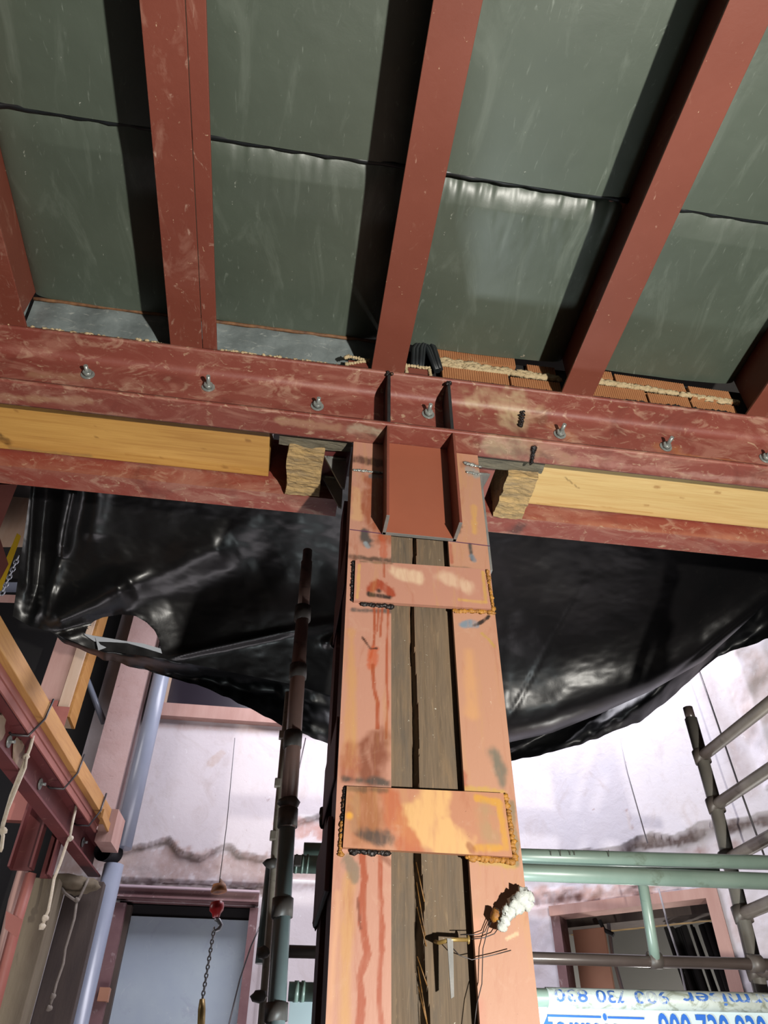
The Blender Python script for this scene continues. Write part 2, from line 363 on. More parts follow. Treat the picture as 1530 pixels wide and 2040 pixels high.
stk = [([np.array([-1.4, 5.53, zb1 + .1]), np.array([0.3, 5.53, zb1 + .1])], .11, (180, 148, 138), .95, .3, .2, 20),
       (ep[:11], .026, (122, 98, 76), .95, .5, .9, 18),  # shade under the broken plaster edge, painted as a brown line
       ([np.array([-1.1, 5.56, (zb1 + zb2) / 2]), np.array([0, 5.56, (zb1 + zb2) / 2])], .05, (112, 86, 72), .95, .4, .9, 22),
       ([W(320, 1762), W(420, 1765)], .035, (170, 112, 84), .8, .6, .9, 20),
       ([W(330, 1680), W(345, 1685)], .05, (196, 150, 128), .8, .5, .9, 15), ([W(445, 1695), W(470, 1700)], .03, (186, 124, 84), .8, .5, .6, 20),
       ([W(560, 1650), W(650, 1655)], .075, (196, 132, 114), .95, .3, .4, 10),
       ([W(560, 1690), W(650, 1695)], .06, (222, 190, 180), .9, .5, .4, 10),
       ([W(560, 1765), W(650, 1768)], .03, (150, 126, 116), .5, .6, .9, 14),
       ([W(600, 1625), W(650, 1628)], .012, (255, 252, 250), .9, .4, .4, 20),
       ([W(560, 1755), W(650, 1756)], .018, (255, 254, 250), .9, .4, .5, 20),
       ([W(250, 1560), W(250, 1690)], .16, (214, 196, 184), .5, .9, .4, 6),
       ([W(420, 1520), W(440, 1500)], .03, (206, 178, 160), .8, .3, .5, 14),
       ([W(300, 1445), W(560, 1455)], .035, (206, 170, 156), .7, .8, .6, 10)]
struct('wall_back', mb, plaster, strokes=stk, base=(226, 216, 220), fix=False)
struct('wall_back_core', MB().box(-3.4, dl - .12, 5.62, 5.7, FZ, 3.7).box(dr + .04, 1.2, 5.62, 5.7, FZ, wb).box(dl - .12, dr + .04, 5.62, 5.7, dtop, wb).box(dl - .2, wl - .02, 5.62, 5.7, wb, 3.7).box(wl, 1.2, 6.6, 6.7, 2, 3.7), voidm)

# far wall (right part): diagonal plane
A = PZ(1100, 1815, 1.09); B = PZ(1440, 1775, 1.09)
U2 = (B - A); U2[2] = 0; U2 /= np.linalg.norm(U2)
N2 = np.array([-U2[1], U2[0], 0]); c2 = N2.dot(A)
def V2(x, y): return PN(x, y, N2, c2)
O2 = A - U2 * ((A[0] - 0.95) / U2[0]); O2 = np.array([O2[0], O2[1], 0])
def s2(p): return (p - O2).dot(U2)
hl, hr_, ht = s2(V2(1104, 1830)), s2(V2(1414, 1773)), A[2] - .02
edgeR = np.array([[s2(V2(*p)), V2(*p)[2]] for p in [(1000, 1700), (1180, 1697), (1235, 1690), (1260, 1676), (1300, 1664), (1345, 1668), (1372, 1655), (1400, 1642), (1450, 1636), (1490, 1628), (1530, 1622), (1600, 1610)]])
def insR(S_, Z_, P):
    e = np.interp(S_, edgeR[:, 0], edgeR[:, 1]) + .015 * fbm(P, 12, 1)
    r = np.where(Z_ < e, 0.05 + .02 * fbm(P, 10, 2), 0.0)
    r = np.where((Z_ < V2(1200, 1752)[2]) & (S_ < hr_), .03 + .045 * np.abs(fbm(P, 13, 4)), r)
    r = np.where((Z_ < ht + .06) & (S_ < hl - .02), .01 + .008 * fbm(P, 12, 4), r)
    sr = s2(V2(1480, 1900)); r = np.where((S_ > sr - .12) & (Z_ < V2(1480, 1750)[2]), .0 + .01 * fbm(P, 14, 4), r)
    k = s2(V2(1465, 1400)); r = r - np.where((S_ > k) & (Z_ > 1.6), .10 * np.clip((S_ - k) / .1, 0, 1) + .03 * fbm(P, 6, 7), 0)
    return r
def holeR(s, z): return s > hl and s < hr_ and z < ht
mb = wallgrid('w', O2, U2, 2.9, FZ, 3.7, 0.014, .1, holeR, None, None, None, insR)
eR = [O2 + U2 * a + np.array([0, 0, b - .02]) - N2 * -.03 for a, b in edgeR]
stk = [(eR[2:], .04, (78, 42, 32), 1.0, .4, .8, 14),
       ([V2(1250, 1712), V2(1530, 1668)], .06, (146, 98, 86), .95, .5, .5, 12),
       ([V2(1060, 1790), V2(1290, 1775)], .11, (198, 152, 136), .9, .5, .5, 9),
       ([V2(1290, 1778), V2(1360, 1765)], .05, (206, 150, 130), .8, .5, .6, 12),
       ([V2(1248, 1615), V2(1258, 1650)], .016, (170, 120, 104), .8, .5, .3, 30), ([V2(1250, 1618), V2(1256, 1650)], .007, (236, 226, 226), .9, .5, .2, 30),
       ([V2(1395, 1330), V2(1420, 1400), V2(1480, 1560)], .10, (170, 152, 150), .6, .9, .4, 6),  # shading where the wall turns, painted in as a soft grey band
       ([V2(1500, 1330), V2(1530, 1430)], .22, (176, 152, 138), .8, .6, .5, 6),
       ([V2(1470, 1310), V2(1485, 1340), V2(1505, 1370)], .02, (92, 70, 60), .8, .4, .6, 20),
       ([V2(1480, 1325), V2(1495, 1300)], .02, (225, 196, 180), .9, .3, .6, 20),
       ([V2(1465, 1790), V2(1475, 1860)], .05, (206, 172, 170), .7, .6, .7, 12),
       ([V2(1060, 1840), V2(1062, 2000)], .12, (216, 204, 214), .6, .8, .4, 6)]
struct('wall_right', mb, plaster, strokes=stk, base=(230, 226, 236), fix=False)

# opening in the diagonal wall: header, jambs and what stands behind it
def onwall(s, d, z): return O2 + U2 * s + N2 * (d if N2[1] > 0 else -d) + np.array([0, 0, z])
def wbox(mb, s0, s1, d0, d1, z0, z1):
    return mb.hexa([onwall(s0, d0, z0), onwall(s1, d0, z0), onwall(s1, d1, z0), onwall(s0, d1, z0)],
                   [onwall(s0, d0, z1), onwall(s1, d0, z1), onwall(s1, d1, z1), onwall(s0, d1, z1)])
t = thing('door_frame', onwall((hl + hr_) / 2, 0, FZ), 'pink dusty frame of the open doorway at right, seen behind the scaffold rails', 'door frame')
part('header', wbox(MB(), hl - .02, hr_ + .04, -.02, .12, ht - .01, ht + .045), pinkwood, t)
part('jamb', wbox(MB(), hl - .02, hl + .035, .0, .14, FZ, ht - .01), mauve, t)
part('jamb', wbox(MB(), hr_ - .03, hr_ + .04, -.02, .14, FZ, ht - .01), pinkwood, t)
struct('wall_recess', wbox(wbox(wbox(wbox(MB(), hl - .6, hr_ + .9, 1.5, 1.55, FZ, 1.6), hl - .15, hl - .1, .16, 1.5, FZ, 1.6), hr_ + .35, hr_ + .4, .16, 1.5, FZ, 1.6), hl - .6, hr_ + .9, .16, 1.5, 1.45, 1.5), greyboard)
solo('door_leaf', wbox(MB(), hl + .05, hl + .25, .18, .21, FZ, ht - .06), brownboard, 'plain brown door leaf standing inside the left of the right-hand doorway', 'door', bevel=.002)
solo('timber_beam', wbox(MB(), hl - .1, hr_ + .3, .55, .65, ht + .0, ht + .07), pine_pale, 'pale timber beam seen high inside the right-hand doorway', 'beam')
solo('timber_beam', wbox(MB(), hl - .1, hr_ + .3, .3, .5, ht - .02, ht + .14), darkboard, 'dark timber beam above the pale one inside the right-hand doorway', 'beam')
mb = MB()
for k in range(26):
    u_ = random.random(); u2 = random.random()
    mb.tube([onwall(hr_ - .26 + .34 * u_, .36 + .12 * u2, FZ), onwall(hr_ - .30 + .36 * u_ + .03 * u2, .38 + .12 * u2, .3), onwall(hr_ - .40 + .42 * u_, .42 + .1 * u2, ht - .05)], random.uniform(.008, .026), 8)
solo('cable_bundle', mb, voidm, 'black bundle of hanging cables inside the right-hand doorway', 'cables')
q_ = onwall((hl + hr_) / 2, .75, .2); lamp('fill_beyond_doorway', 'POINT', tuple(q_), 22, (1.0, .97, .92), 0.08)  # added fill that brightens the space behind the doorway
p = [V2(1183, 1820), V2(1190, 1880), V2(1215, 1975), V2(1232, 2060)]
solo('white_conduit', MB().tube([q + (N2 if N2[1] > 0 else -N2) * .3 for q in p], .012, 8), wire_l, 'thin white conduit leaning beside the brown door leaf', 'conduit')
solo('dark_strap', MB().tube([V2(1225, 1815) + np.array([0, .25, 0]), V2(1235, 1835) + np.array([0, .25, 0]), V2(1255, 1845) + np.array([0, .25, 0])], .014, 6), voidm, 'short black strap hanging from the dark beam inside the right-hand doorway', 'strap')

# left doorway with the pale blue sheet
fl, fr, ftop = W(222, 1775)[0], W(516, 1790)[0], W(400, 1783)[2]
t = thing('steel_lintel', (-.5, 5.46, zb2), 'mauve steel lintel spanning above the pale blue door panel', 'lintel')
part('flange', MB().box(fl, fr, 5.42, 5.6, W(400, 1798)[2] + .0, W(400, 1798)[2] + .012), mauve, t)
part('web', MB().box(fl, fr, 5.44, 5.452, W(400, 1798)[2], W(400, 1779)[2]), mauve, t, bevel=.002)
part('flange', MB().box(fl, fr, 5.41, 5.5, W(400, 1779)[2], W(400, 1779)[2] + .012), mat('lintel_top', (214, 190, 200), None, rough=.5), t, label='pale top flange of the lintel')
t = thing('door_frame', (-.5, 5.5, FZ), 'brown painted frame around the pale blue door panel', 'door frame')
part('jamb', MB().box(dl - .09, dl - .0, 5.47, 5.62, FZ, dtop - .02), mauve, t)
part('jamb', MB().box(dl - .0, dl + .03, 5.53, 5.70, FZ, dtop - .02), darkboard, t)
part('jamb', MB().box(dr - .01, dr + .045, 5.46, 5.62, FZ, dtop - .02), mauve, t)
part('header', MB().box(dl, dr, 5.60, 5.70, dtop - .12, dtop), voidm, t)
solo('door_panel', MB().box(dl + .02, dr - .004, 5.585, 5.61, FZ, W(350, 1822)[2]), doorblue, 'pale blue door panel closing the doorway below the mauve lintel', 'door', bevel=.002)
solo('masonry_quoin', MB().box(dl - .045, dl + .015, 5.44, 5.50, W(215, 1970)[2] - .07, W(215, 1970)[2]), brownboard, 'small terracotta block set beside the left edge of the blue door', 'block')
# high window on the far wall
t = thing('window_frame', (wl, 5.5, wb), 'pink timber window frame high on the far wall below the black sheet', 'window frame')
part('sill', MB().box(wl - .10, wr, 5.43, 5.6, W(400, 1440)[2] + .01, W(400, 1417)[2] + .02), pinkwood, t)
part('stile', MB().box(wl - .10, wl, 5.44, 5.6, wb, 3.3), paletimber, t)
part('glass_pane', MB().box(wl, wr, 5.58, 5.59, wb, 3.3), mat('dark_glass', (52, 46, 56), None, rough=.25), t)

# ------------------------------------------------------------------ ceiling joists
JX = [(-.982, -.876), (-.457, -.362), (.158, .262), (.775, .88), (1.408, 1.512)]
JL = ['red steel joist at the far left edge, cut off by the frame',
      'red steel joist left of the column with a narrow second strip along its right side',
      'red steel joist running straight back to meet the beam above the column bracket',
      'red steel joist right of the column, its dark left side in view',
      'red steel joist at the far right edge with only its lower end in view']
JZ = 1.822
for i, ((a, b), lb) in enumerate(zip(JX, JL)):
    w = b - a; t = thing('steel_joist', ((a + b) / 2, .5, JZ), lb, 'joist', 'red ceiling joists')
    y0, y1 = -.55, 1.455
    H = .24; tw = .006; tf = .009; m_ = (a + b) / 2
    part('bottom_flange', MB().box(a, b, y0, y1, JZ, JZ + tf), primer_joist_smeared if i < 2 else primer_joist, t, bevel=.0015)
    part('web', MB().box(m_ - tw / 2, m_ + tw / 2, y0, y1, JZ + tf, JZ + H - tf), primer_joist, t)
    part('top_flange', MB().box(a, b, y0, y1, JZ + H - tf, JZ + H), primer_joist, t)
    if i == 1: part('side_strip', MB().box(b + .0015, b + .044, y0, y1, JZ + .004, JZ + .014), primer_joist_smeared, t, bevel=.0015, label='plaster-smeared narrow strip')
    if i == 0: part('side_strip', MB().box(a - .05, a - .002, y0, y1, JZ + .004, JZ + .014), primer, t, bevel=.0015)

# plastic sheets between joists
def sheet(x0, x1, y0, y1, z, nx, ny, front=0.0, sag=.01, seed=0, side=.014):
    u = np.linspace(0, 1, nx); v = np.linspace(0, 1, ny); Ug, Vg = np.meshgrid(u, v, indexing='ij'); Ug = Ug.ravel(); Vg = Vg.ravel()
    X = x0 + (x1 - x0) * Ug; Y = y0 + (y1 - y0) * Vg
    P = np.stack([X, Y, np.zeros_like(X)], 1)
    edge = np.minimum(np.minimum(Ug, 1 - Ug) * (x1 - x0), 1)
    Z = z + side * np.exp(-edge / .02)
    Z = Z - sag * np.sin(np.pi * np.clip(Ug, 0, 1)) * np.clip(Vg * 8, 0, 1)
    yy = (Y - y0)
    Z = Z + front * np.exp(-yy / .022) * (1 + .35 * vnoise(np.stack([X * 34, 0 * X, 0 * X], 1), 1, seed))
    pl = np.exp(-yy / .06) * front
    Z = Z + .25 * pl * vnoise(np.stack([X * 60, Y * 14, 0 * X], 1), 1, seed + 4)
    Z = Z + .004 * fbm(P, 3, seed) + .0009 * fbm(P, 14, seed + 2)
    mb = MB(); vs = np.stack([X, Y, Z], 1)
    fs = [(i * ny + j, (i + 1) * ny + j, (i + 1) * ny + j + 1, i * ny + j + 1) for i in range(nx - 1) for j in range(ny - 1)]
    mb.add(vs, fs, True); return mb
bays = [(-1.55, -.935, 'at the left edge'), (-.925, -.412, 'left of the split joist'), (-.405, .205, 'left of the middle joist'),
        (.215, .822, 'right of the middle joist'), (.832, 1.455, 'at the right edge')]
CZ = 2.045
for i, (a, b, nm) in enumerate(bays):
    if i > 0:
        solo('plastic_sheet', sheet(a, b, -.55, .878, CZ - .01, 60, 120, 0, .012, i), sheet_m, 'olive plastic ceiling sheet nearest the viewer, %s' % nm, 'plastic sheet', group='near ceiling sheets', fix=False)
    solo('plastic_sheet', sheet(a, b, .888, 1.46, CZ - .012, 120, 120, .034 if i == 3 else (.008 if i == 2 else .004), .012, 10 + i), sheet_m, 'olive plastic ceiling sheet beyond the black rod, %s' % nm, 'plastic sheet', group='far ceiling sheets', fix=False)
    if i > 0:
        mb = MB()
        mb.tube([(a + (b - a) * k / 20, .882 + .002 * math.sin(k * 1.7), CZ - .008 - .002 * math.sin(k * 2.1 + i)) for k in range(21)], .0085, 8)
        solo('tie_rod', mb, rubber, 'thin black ribbed rod crossing the ceiling, %s' % nm, 'rod', group='black rods under the sheets')
    if i < 3:
        mb = MB(); mb.tube([(a + (b - a) * k / 20, 1.462, CZ - .022 + .001 * math.sin(k * 2.3)) for k in range(21)], .006, 8)
        solo('tie_rod', mb, mat('rusty_rod', (150, 104, 64), (96, 62, 40), 40, rough=.7), 'rusty thin rod along the end of the ceiling sheet, %s' % nm, 'rod', group='rusty rods')
        s_ = sheet(a, b, 0, 1, 0, 70, 24, 0, .0, 20 + i, 0)
        s_.v = [(x, 1.466 + .034 * y + .004 * math.sin(x * 40 + y * 3), CZ - .02 - .2 * y + z * .5) for x, y, z in s_.v]
        solo('plastic_strip', s_, cloudy, 'cloudy translucent plastic strip hanging behind the beam, %s' % nm, 'plastic strip', group='cloudy strips', fix=False)

# ------------------------------------------------------------------ front channel of the main beam
YW = 1.5; YT = 1.42; ZB = 1.575; ZT = 1.824
prof = [(YT, ZB), (YW + .008, ZB), (YW + .008, ZT), (YT, ZT), (YT, 1.812), (YW - .018, 1.802), (YW - .008, 1.796), (YW - .002, 1.786), (YW, 1.77),
        (YW, 1.62), (YW - .004, 1.605), (YW - .014, 1.597), (YT, 1.588)]
mb = MB().loft(subdiv(prof, .006), (-1.75, 0, 0), 4.2, (1, 0, 0), .006, (0, 1, 0), (0, 0, 1))
mb.sm = [True] * (len(mb.f) - 2) + [False, False]
def w1(x, y): return PY(x, y, YW)
def f1(x, y): return PZ(x, y, ZB)
stk = [([w1(950, 795), w1(1010, 800), w1(1030, 830)], .082, (200, 176, 138), 1.0, .6, .5, 25),
       ([w1(1040, 800), w1(1065, 810)], .05, (208, 184, 142), 1.0, .5, .5, 25),
       ([w1(1085, 810), w1(1075, 835)], .03, (128, 96, 66), .8, .6, .6, 25),
       ([w1(1100, 850), w1(1130, 868)], .035, (196, 128, 66), .7, .8, .5, 25),
       ([w1(1310, 890), w1(1345, 895)], .03, (184, 118, 60), .7, .8, .5, 25),
       ([w1(1350, 905), w1(1530, 930)], .012, (196, 130, 66), .6, .8, .5, 25),
       ([w1(262, 690), w1(272, 705)], .03, (206, 174, 134), .8, .4, .6, 30), ([w1(330, 712), w1(420, 722)], .014, (198, 150, 122), .6, .6, .8, 30),
       ([w1(560, 720), w1(600, 735)], .014, (200, 160, 128), .7, .5, .8, 30), ([w1(60, 745), w1(160, 752)], .025, (190, 150, 116), .6, .8, .8, 25),
       ([w1(1048, 782), w1(1042, 815), w1(1036, 850)], .007, (34, 32, 34), .9, .6, .5, 90), ([w1(1130, 795), w1(1090, 815), w1(1078, 840)], .018, (118, 90, 66), .8, .6, .7, 40),
       ([f1(985, 885), f1(1065, 905)], .05, (186, 166, 128), 1.0, .6, .4, 25), ([f1(950, 890), f1(1040, 905)], .02, (120, 106, 82), .5, .7, .5, 30),
       ([f1(1070, 890), f1(1130, 915)], .03, (176, 146, 104), .9, .5, .5, 30), ([f1(1066, 886), f1(1058, 925)], .009, (36, 32, 30), .9, .6, .6, 80), ([f1(1080, 905), f1(1110, 915)], .012, (84, 66, 50), .8, .6, .8, 60), ([f1(1125, 895), f1(1140, 905)], .012, (120, 52, 38), .9, .4, .5, 50),
       ([f1(700, 855), f1(755, 862)], .026, (196, 186, 160), 1.0, .5, .5, 30), ([f1(718, 870), f1(742, 874)], .026, (40, 34, 32), .95, .7, .5, 50),
       ([f1(640, 858), f1(700, 880)], .025, (132, 44, 28), .7, .8, .4, 30),
       ([f1(935, 885)], .006, (30, 30, 34), .9, .5, .3, 60),
       ([f1(560, 838), f1(670, 855)], .02, (206, 170, 132), .7, .6, .6, 30),
       ([f1(0, 790), f1(180, 800)], .018, (206, 166, 128), .7, .6, .9, 30), ([f1(1150, 920), f1(1320, 935)], .02, (206, 150, 136), .6, .7, .9, 30),
       ([f1(1360, 945), f1(1530, 960)], .015, (214, 170, 156), .6, .6, .9, 30)]
beam = thing('steel_channel_beam', (.3, 1.46, ZB), 'long red steel channel beam facing the viewer, bolted through and joined above the column', 'beam')
part('channel', mb, primer_smear, beam, strokes=stk, base=(140, 66, 54))
# stiffener plates
for nm, px in (('left', 775), ('right', 897)):
    x = PY(px, 800, YT)[0]
    part('stiffener_plate', MB().box(x - .005, x + .005, YT + .001, YW, 1.59, 1.811), steel_dark, beam, bevel=.001)
for px, pz in ((777, 744), (895, 764)):
    q = PY(px, pz, YT); mb = MB()
    for k in range(7): mb.lump(q + np.array([random.uniform(-.010, .008), random.uniform(-.002, .004), random.uniform(-.008, .006)]), (.006, .005, .005), k + px, .4, 8)
    part('stiffener_weld', mb, weld_d, beam)
# splice weld
mb = MB()
a, b = w1(1046, 786), w1(1036, 850)
for k in range(34):
    q = a + (b - a) * k / 33; mb.lump(q + np.array([.004 * math.sin(k * 2.1), -.004, 0]), (.006 + .003 * random.random(), .006, .005), k, .4, 8)
for k in range(16):
    q = f1(1064, 890) + (f1(1058, 922) - f1(1064, 890)) * k / 15; r_ = .009 if k < 4 else .005
    mb.lump(q + np.array([.002 * math.sin(k * 2), 0, -.003]), (r_, .006, .005), k + 50, .4, 8)
part('splice_weld', mb, weld_d, beam)
BOLT = [(175, 747), (415, 772), (632, 810), (853, 826), (1115, 866), (1326, 891), (1524, 914)]
for k, p in enumerate(BOLT):
    q = w1(*p); x, z = q[0], q[2]
    tilt = [-.10, .05, .12, .02, .1, .16, .1][k]; ln = [.034, .044, .034, .042, .044, .044, .04][k]
    bt = part('anchor_bolt', MB().tube([(x, YW + .01, z), (x + tilt * .02, YW - ln, z + .002)], .0062, 12), zinc, beam)
    part('washer', MB().tube([(x, YW, z), (x, YW - .003, z)], .020, 20), zinc, bt)
    part('nut', MB().tube([(x, YW - .003, z), (x, YW - .015, z)], .0135, 6), zinc, bt)

# rear channel
YR = 1.775
prof = [(YR, 1.58), (YR + .085, 1.58), (YR + .085, 1.592), (YR + .008, 1.598), (YR + .008, 1.81), (YR + .085, 1.815), (YR + .085, 1.827), (YR, 1.827)]
def f2(x, y): return PZ(x, y, 1.58)
for x0, x1, lb in ((-1.75, .10, 'lower red steel channel behind the yellow timber, left of the column'), (.515, 2.6, 'lower red steel channel behind the yellow timber, right of the column')):
    mb = MB().loft(subdiv(prof, .008), (x0, 0, 0), x1 - x0, (1, 0, 0), .008, (0, 1, 0), (0, 0, 1))
    stk = [([f2(1020, 1065), f2(1035, 1050)], .03, (52, 40, 36), .9, .8, .5, 40), ([f2(0, 925), f2(500, 975)], .03, (176, 116, 94), .6, .8, .6, 8),
           ([f2(1060, 1030), f2(1530, 1080)], .03, (206, 140, 112), .75, .8, .4, 8), ([PY(300, 925, YR), PY(500, 945, YR)], .03, (150, 84, 64), .6, .8, .5, 10)]
    t = solo('rear_channel', mb, primer_smear, lb, 'beam', strokes=stk, base=(152, 66, 52), group='rear channels')

# timbers between the channels
def grainbox(x0, x1, y0, y1, z0, z1, step=.006):
    return MB().loft(subdiv([(y0, z0), (y1, z0), (y1, z1), (y0, z1)], step), (x0, 0, 0), x1 - x0, (1, 0, 0), step, (0, 1, 0), (0, 0, 1))
def g(x, y): return PZ(x, y, 1.645)
stk = [([g(0, 868), g(14, 880)], .022, (28, 18, 12), .95, .7, .4, 50)] + [([g(*p), g(p[0] + 5, p[1] + 1)], r, (128, 78, 34), .75, .7, .3, 60) for p, r in
       (((492, 877), .009), ((445, 930), .010), ((190, 870), .005), ((190, 850), .004), ((30, 818), .006), ((403, 893), .004), ((320, 912), .004))] + \
      [([g(20, 893), g(120, 903), g(180, 908)], .01, (150, 130, 92), .7, .8, .7, 30), ([g(250, 905), g(480, 935)], .006, (196, 132, 62), .6, .8, .6, 20)]
solo('timber_beam', grainbox(-1.75, PZ(536, 905, 1.645)[0], 1.512, 1.768, 1.645, 1.80), pine, 'new yellow pine beam between the red channels left of the column', 'beam', strokes=stk, base=(232, 178, 96))
stk = [([g(*p), g(p[0] + 6, p[1] + 1)], r, (164, 110, 56), .8, .7, .3, 60) for p, r in (((1306, 970), .010), ((1427, 981), .009), ((1285, 1006), .008), ((1355, 992), .004))] + \
      [([g(1123, 949), g(1153, 973)], .0025, (40, 30, 24), .9, .5, .2, 60), ([g(1070, 1003), g(1200, 1010), g(1300, 1022)], .005, (206, 150, 80), .7, .8, .6, 20)]
a = PZ(1078, 935, 1.645)
solo('timber_beam', grainbox(a[0] - .005, 2.6, 1.512, 1.768, 1.645, 1.80), pine_pale, 'new pale pine beam between the red channels right of the column', 'beam', strokes=stk, base=(246, 212, 146))

def rough(x0, x1, y0, y1, z0, z1, seed, amp=.008):
    mb = MB().loft(subdiv([(y0, z0), (y1, z0), (y1, z1), (y0, z1)], .006), (x0, 0, 0), x1 - x0, (1, 0, 0), .006, (0, 1, 0), (0, 0, 1))
    v = np.array(mb.v); st = v * np.array([.8, 2.2, 2.2])
    v = v + np.stack([fbm(v, 22, seed), fbm(st, 24, seed + 1), fbm(st, 30, seed + 2)], 1) * amp; mb.v = [tuple(p) for p in v]; return mb
xa, xb = PZ(572, 940, 1.6)[0], PZ(640, 940, 1.6)[0]
t = thing('old_timber_stub', (xa, 1.65, 1.6), 'rotten old timber stub with a dark cut end, left of the column head', 'timber')
part('stub', rough(xa, xb, 1.57, 1.768, 1.576, 1.81, 3, .010), rotwood, t)
part('grey_ledge', rough(xa - .03, .118, 1.505, 1.575, 1.60, 1.8, 5, .004), greywood, t)
xa, xb = PZ(1003, 960, 1.6)[0], PZ(1078, 945, 1.6)[0]
t = thing('old_timber_stub', (xa, 1.65, 1.6), 'splintered old timber stub with bright raw wood, right of the column head', 'timber')
part('stub', rough(xa, xb - .01, 1.57, 1.768, 1.574, 1.81, 8, .010), rotwood, t)
part('grey_ledge', rough(.50, xb, 1.505, 1.575, 1.598, 1.8, 9, .004), greywood, t)

# ------------------------------------------------------------------ the column
YC = 1.5
def c1(x, y): return PY(x, y, YC)
column = thing('strengthened_column', (.31, 1.69, FZ), 'tall timber column cased with orange-primed steel angles and welded batten plates', 'column')
def plategrid(x0, x1, y0, y1, z0, z1, step=.003):
    """box whose front face is a fine grid"""
    mb = MB(); nu = max(2, int((x1 - x0) / step) + 1); nv = int((z1 - z0) / step) + 1
    X, Z = np.meshgrid(np.linspace(x0, x1, nu), np.linspace(z0, z1, nv), indexing='ij')
    vs = np.stack([X.ravel(), np.full(X.size, y0), Z.ravel()], 1)
    fs = [(i * nv + j, (i + 1) * nv + j, (i + 1) * nv + j + 1, i * nv + j + 1) for i in range(nu - 1) for j in range(nv - 1)]
    mb.add(vs, fs)
    v = [(x, y, z) for x in (x0, x1) for y in (y0, y1) for z in (z0, z1)]
    mb.add(v, [(0, 1, 3, 2), (4, 6, 7, 5), (2, 3, 7, 6), (0, 2, 6, 4), (1, 5, 7, 3)])
    return mb
XL0, XL1, XR0, XR1 = .120, .233, .389, .498
RU, RU2, YE, SO, BK = (168, 74, 34), (126, 60, 30), (204, 150, 98), (76, 74, 72), (24, 20, 20)
TP = (156, 78, 42)
stL = [([c1(745, 960), c1(740, 1020), c1(765, 1060)], .045, TP, .8, .6, .5, 25), ([c1(710, 975), c1(712, 1030)], .018, (214, 166, 124), .9, .6, .4, 30),
       ([c1(708, 915), c1(775, 925)], .022, (92, 60, 50), .9, .6, .5, 40), ([c1(740, 948), c1(770, 952)], .012, (110, 116, 118), .8, .6, .6, 50),
       ([c1(725, 1060), c1(732, 1085)], .020, SO, .95, .8, .5, 50), ([c1(728, 1082), c1(733, 1090)], .008, (150, 160, 166), .9, .6, .4, 60),
       ([c1(700, 1110), c1(778, 1116)], .013, (70, 58, 46), .85, .8, .5, 40), ([c1(760, 1070), c1(765, 1105)], .012, (190, 86, 50), .7, .7, .5, 40),
       ([c1(704, 1215), c1(776, 1218)], .010, SO, .8, .8, .6, 40),
       ([c1(700, 1260), c1(698, 1400), c1(692, 1520)], .016, YE, .75, .8, .4, 14),
       ([c1(745, 1212), c1(747, 1262), c1(744, 1285), c1(738, 1310)], .0045, RU, .9, .5, .35, 70), ([c1(754, 1212), c1(752, 1258)], .003, RU, .8, .5, .35, 70),
       ([c1(762, 1212), c1(757, 1268)], .004, RU, .8, .5, .35, 70), ([c1(773, 1210), c1(770, 1330), c1(772, 1400), c1(769, 1470)], .0038, RU, .85, .5, .35, 50),
       ([c1(744, 1295), c1(742, 1325)], .014, (196, 92, 52), .8, .7, .4, 50), ([c1(742, 1325), c1(745, 1370), c1(752, 1400), c1(752, 1450)], .006, RU, .9, .5, .35, 50),
       ([c1(722, 1270), c1(738, 1292), c1(750, 1292)], .0032, (70, 40, 28), .95, .4, .4, 90),
       ([c1(745, 1470), c1(735, 1540)], .042, RU2, .85, .7, .4, 20), ([c1(700, 1490), c1(695, 1545)], .028, (166, 92, 62), .8, .8, .4, 20),
       ([c1(688, 1552), c1(770, 1560)], .014, (70, 66, 60), .9, .9, .4, 40),
       ([c1(722, 1706), c1(726, 1750), c1(721, 1790), c1(722, 1850), c1(733, 1900), c1(717, 1945), c1(720, 1985), c1(716, 2060)], .0085, RU, .92, .35, .4, 50),
       ([c1(712, 1790), c1(718, 1850)], .003, RU2, .8, .5, .3, 60),
       ([c1(757, 1706), c1(758, 1800), c1(761, 1850), c1(755, 1990), c1(762, 2060)], .0065, RU, .9, .4, .4, 50), ([c1(765, 1706), c1(778, 1720)], .01, RU2, .7, .7, .4, 50),
       ([c1(695, 1745), c1(690, 1900), c1(688, 2060)], .016, (206, 156, 92), .7, .95, .4, 14), ([c1(696, 1715), c1(705, 1745)], .018, (130, 116, 96), .8, .6, .6, 50),
       ([c1(672, 1780), c1(655, 2060)], .010, (222, 168, 128), .7, .8, .3, 14)]
part('corner_plate', plategrid(XL0, XL1, YC, YC + .012, .02, 1.572), plate_m, column, strokes=stL, base=(198, 144, 122), label='left front plate with long rust runs', fix=False)
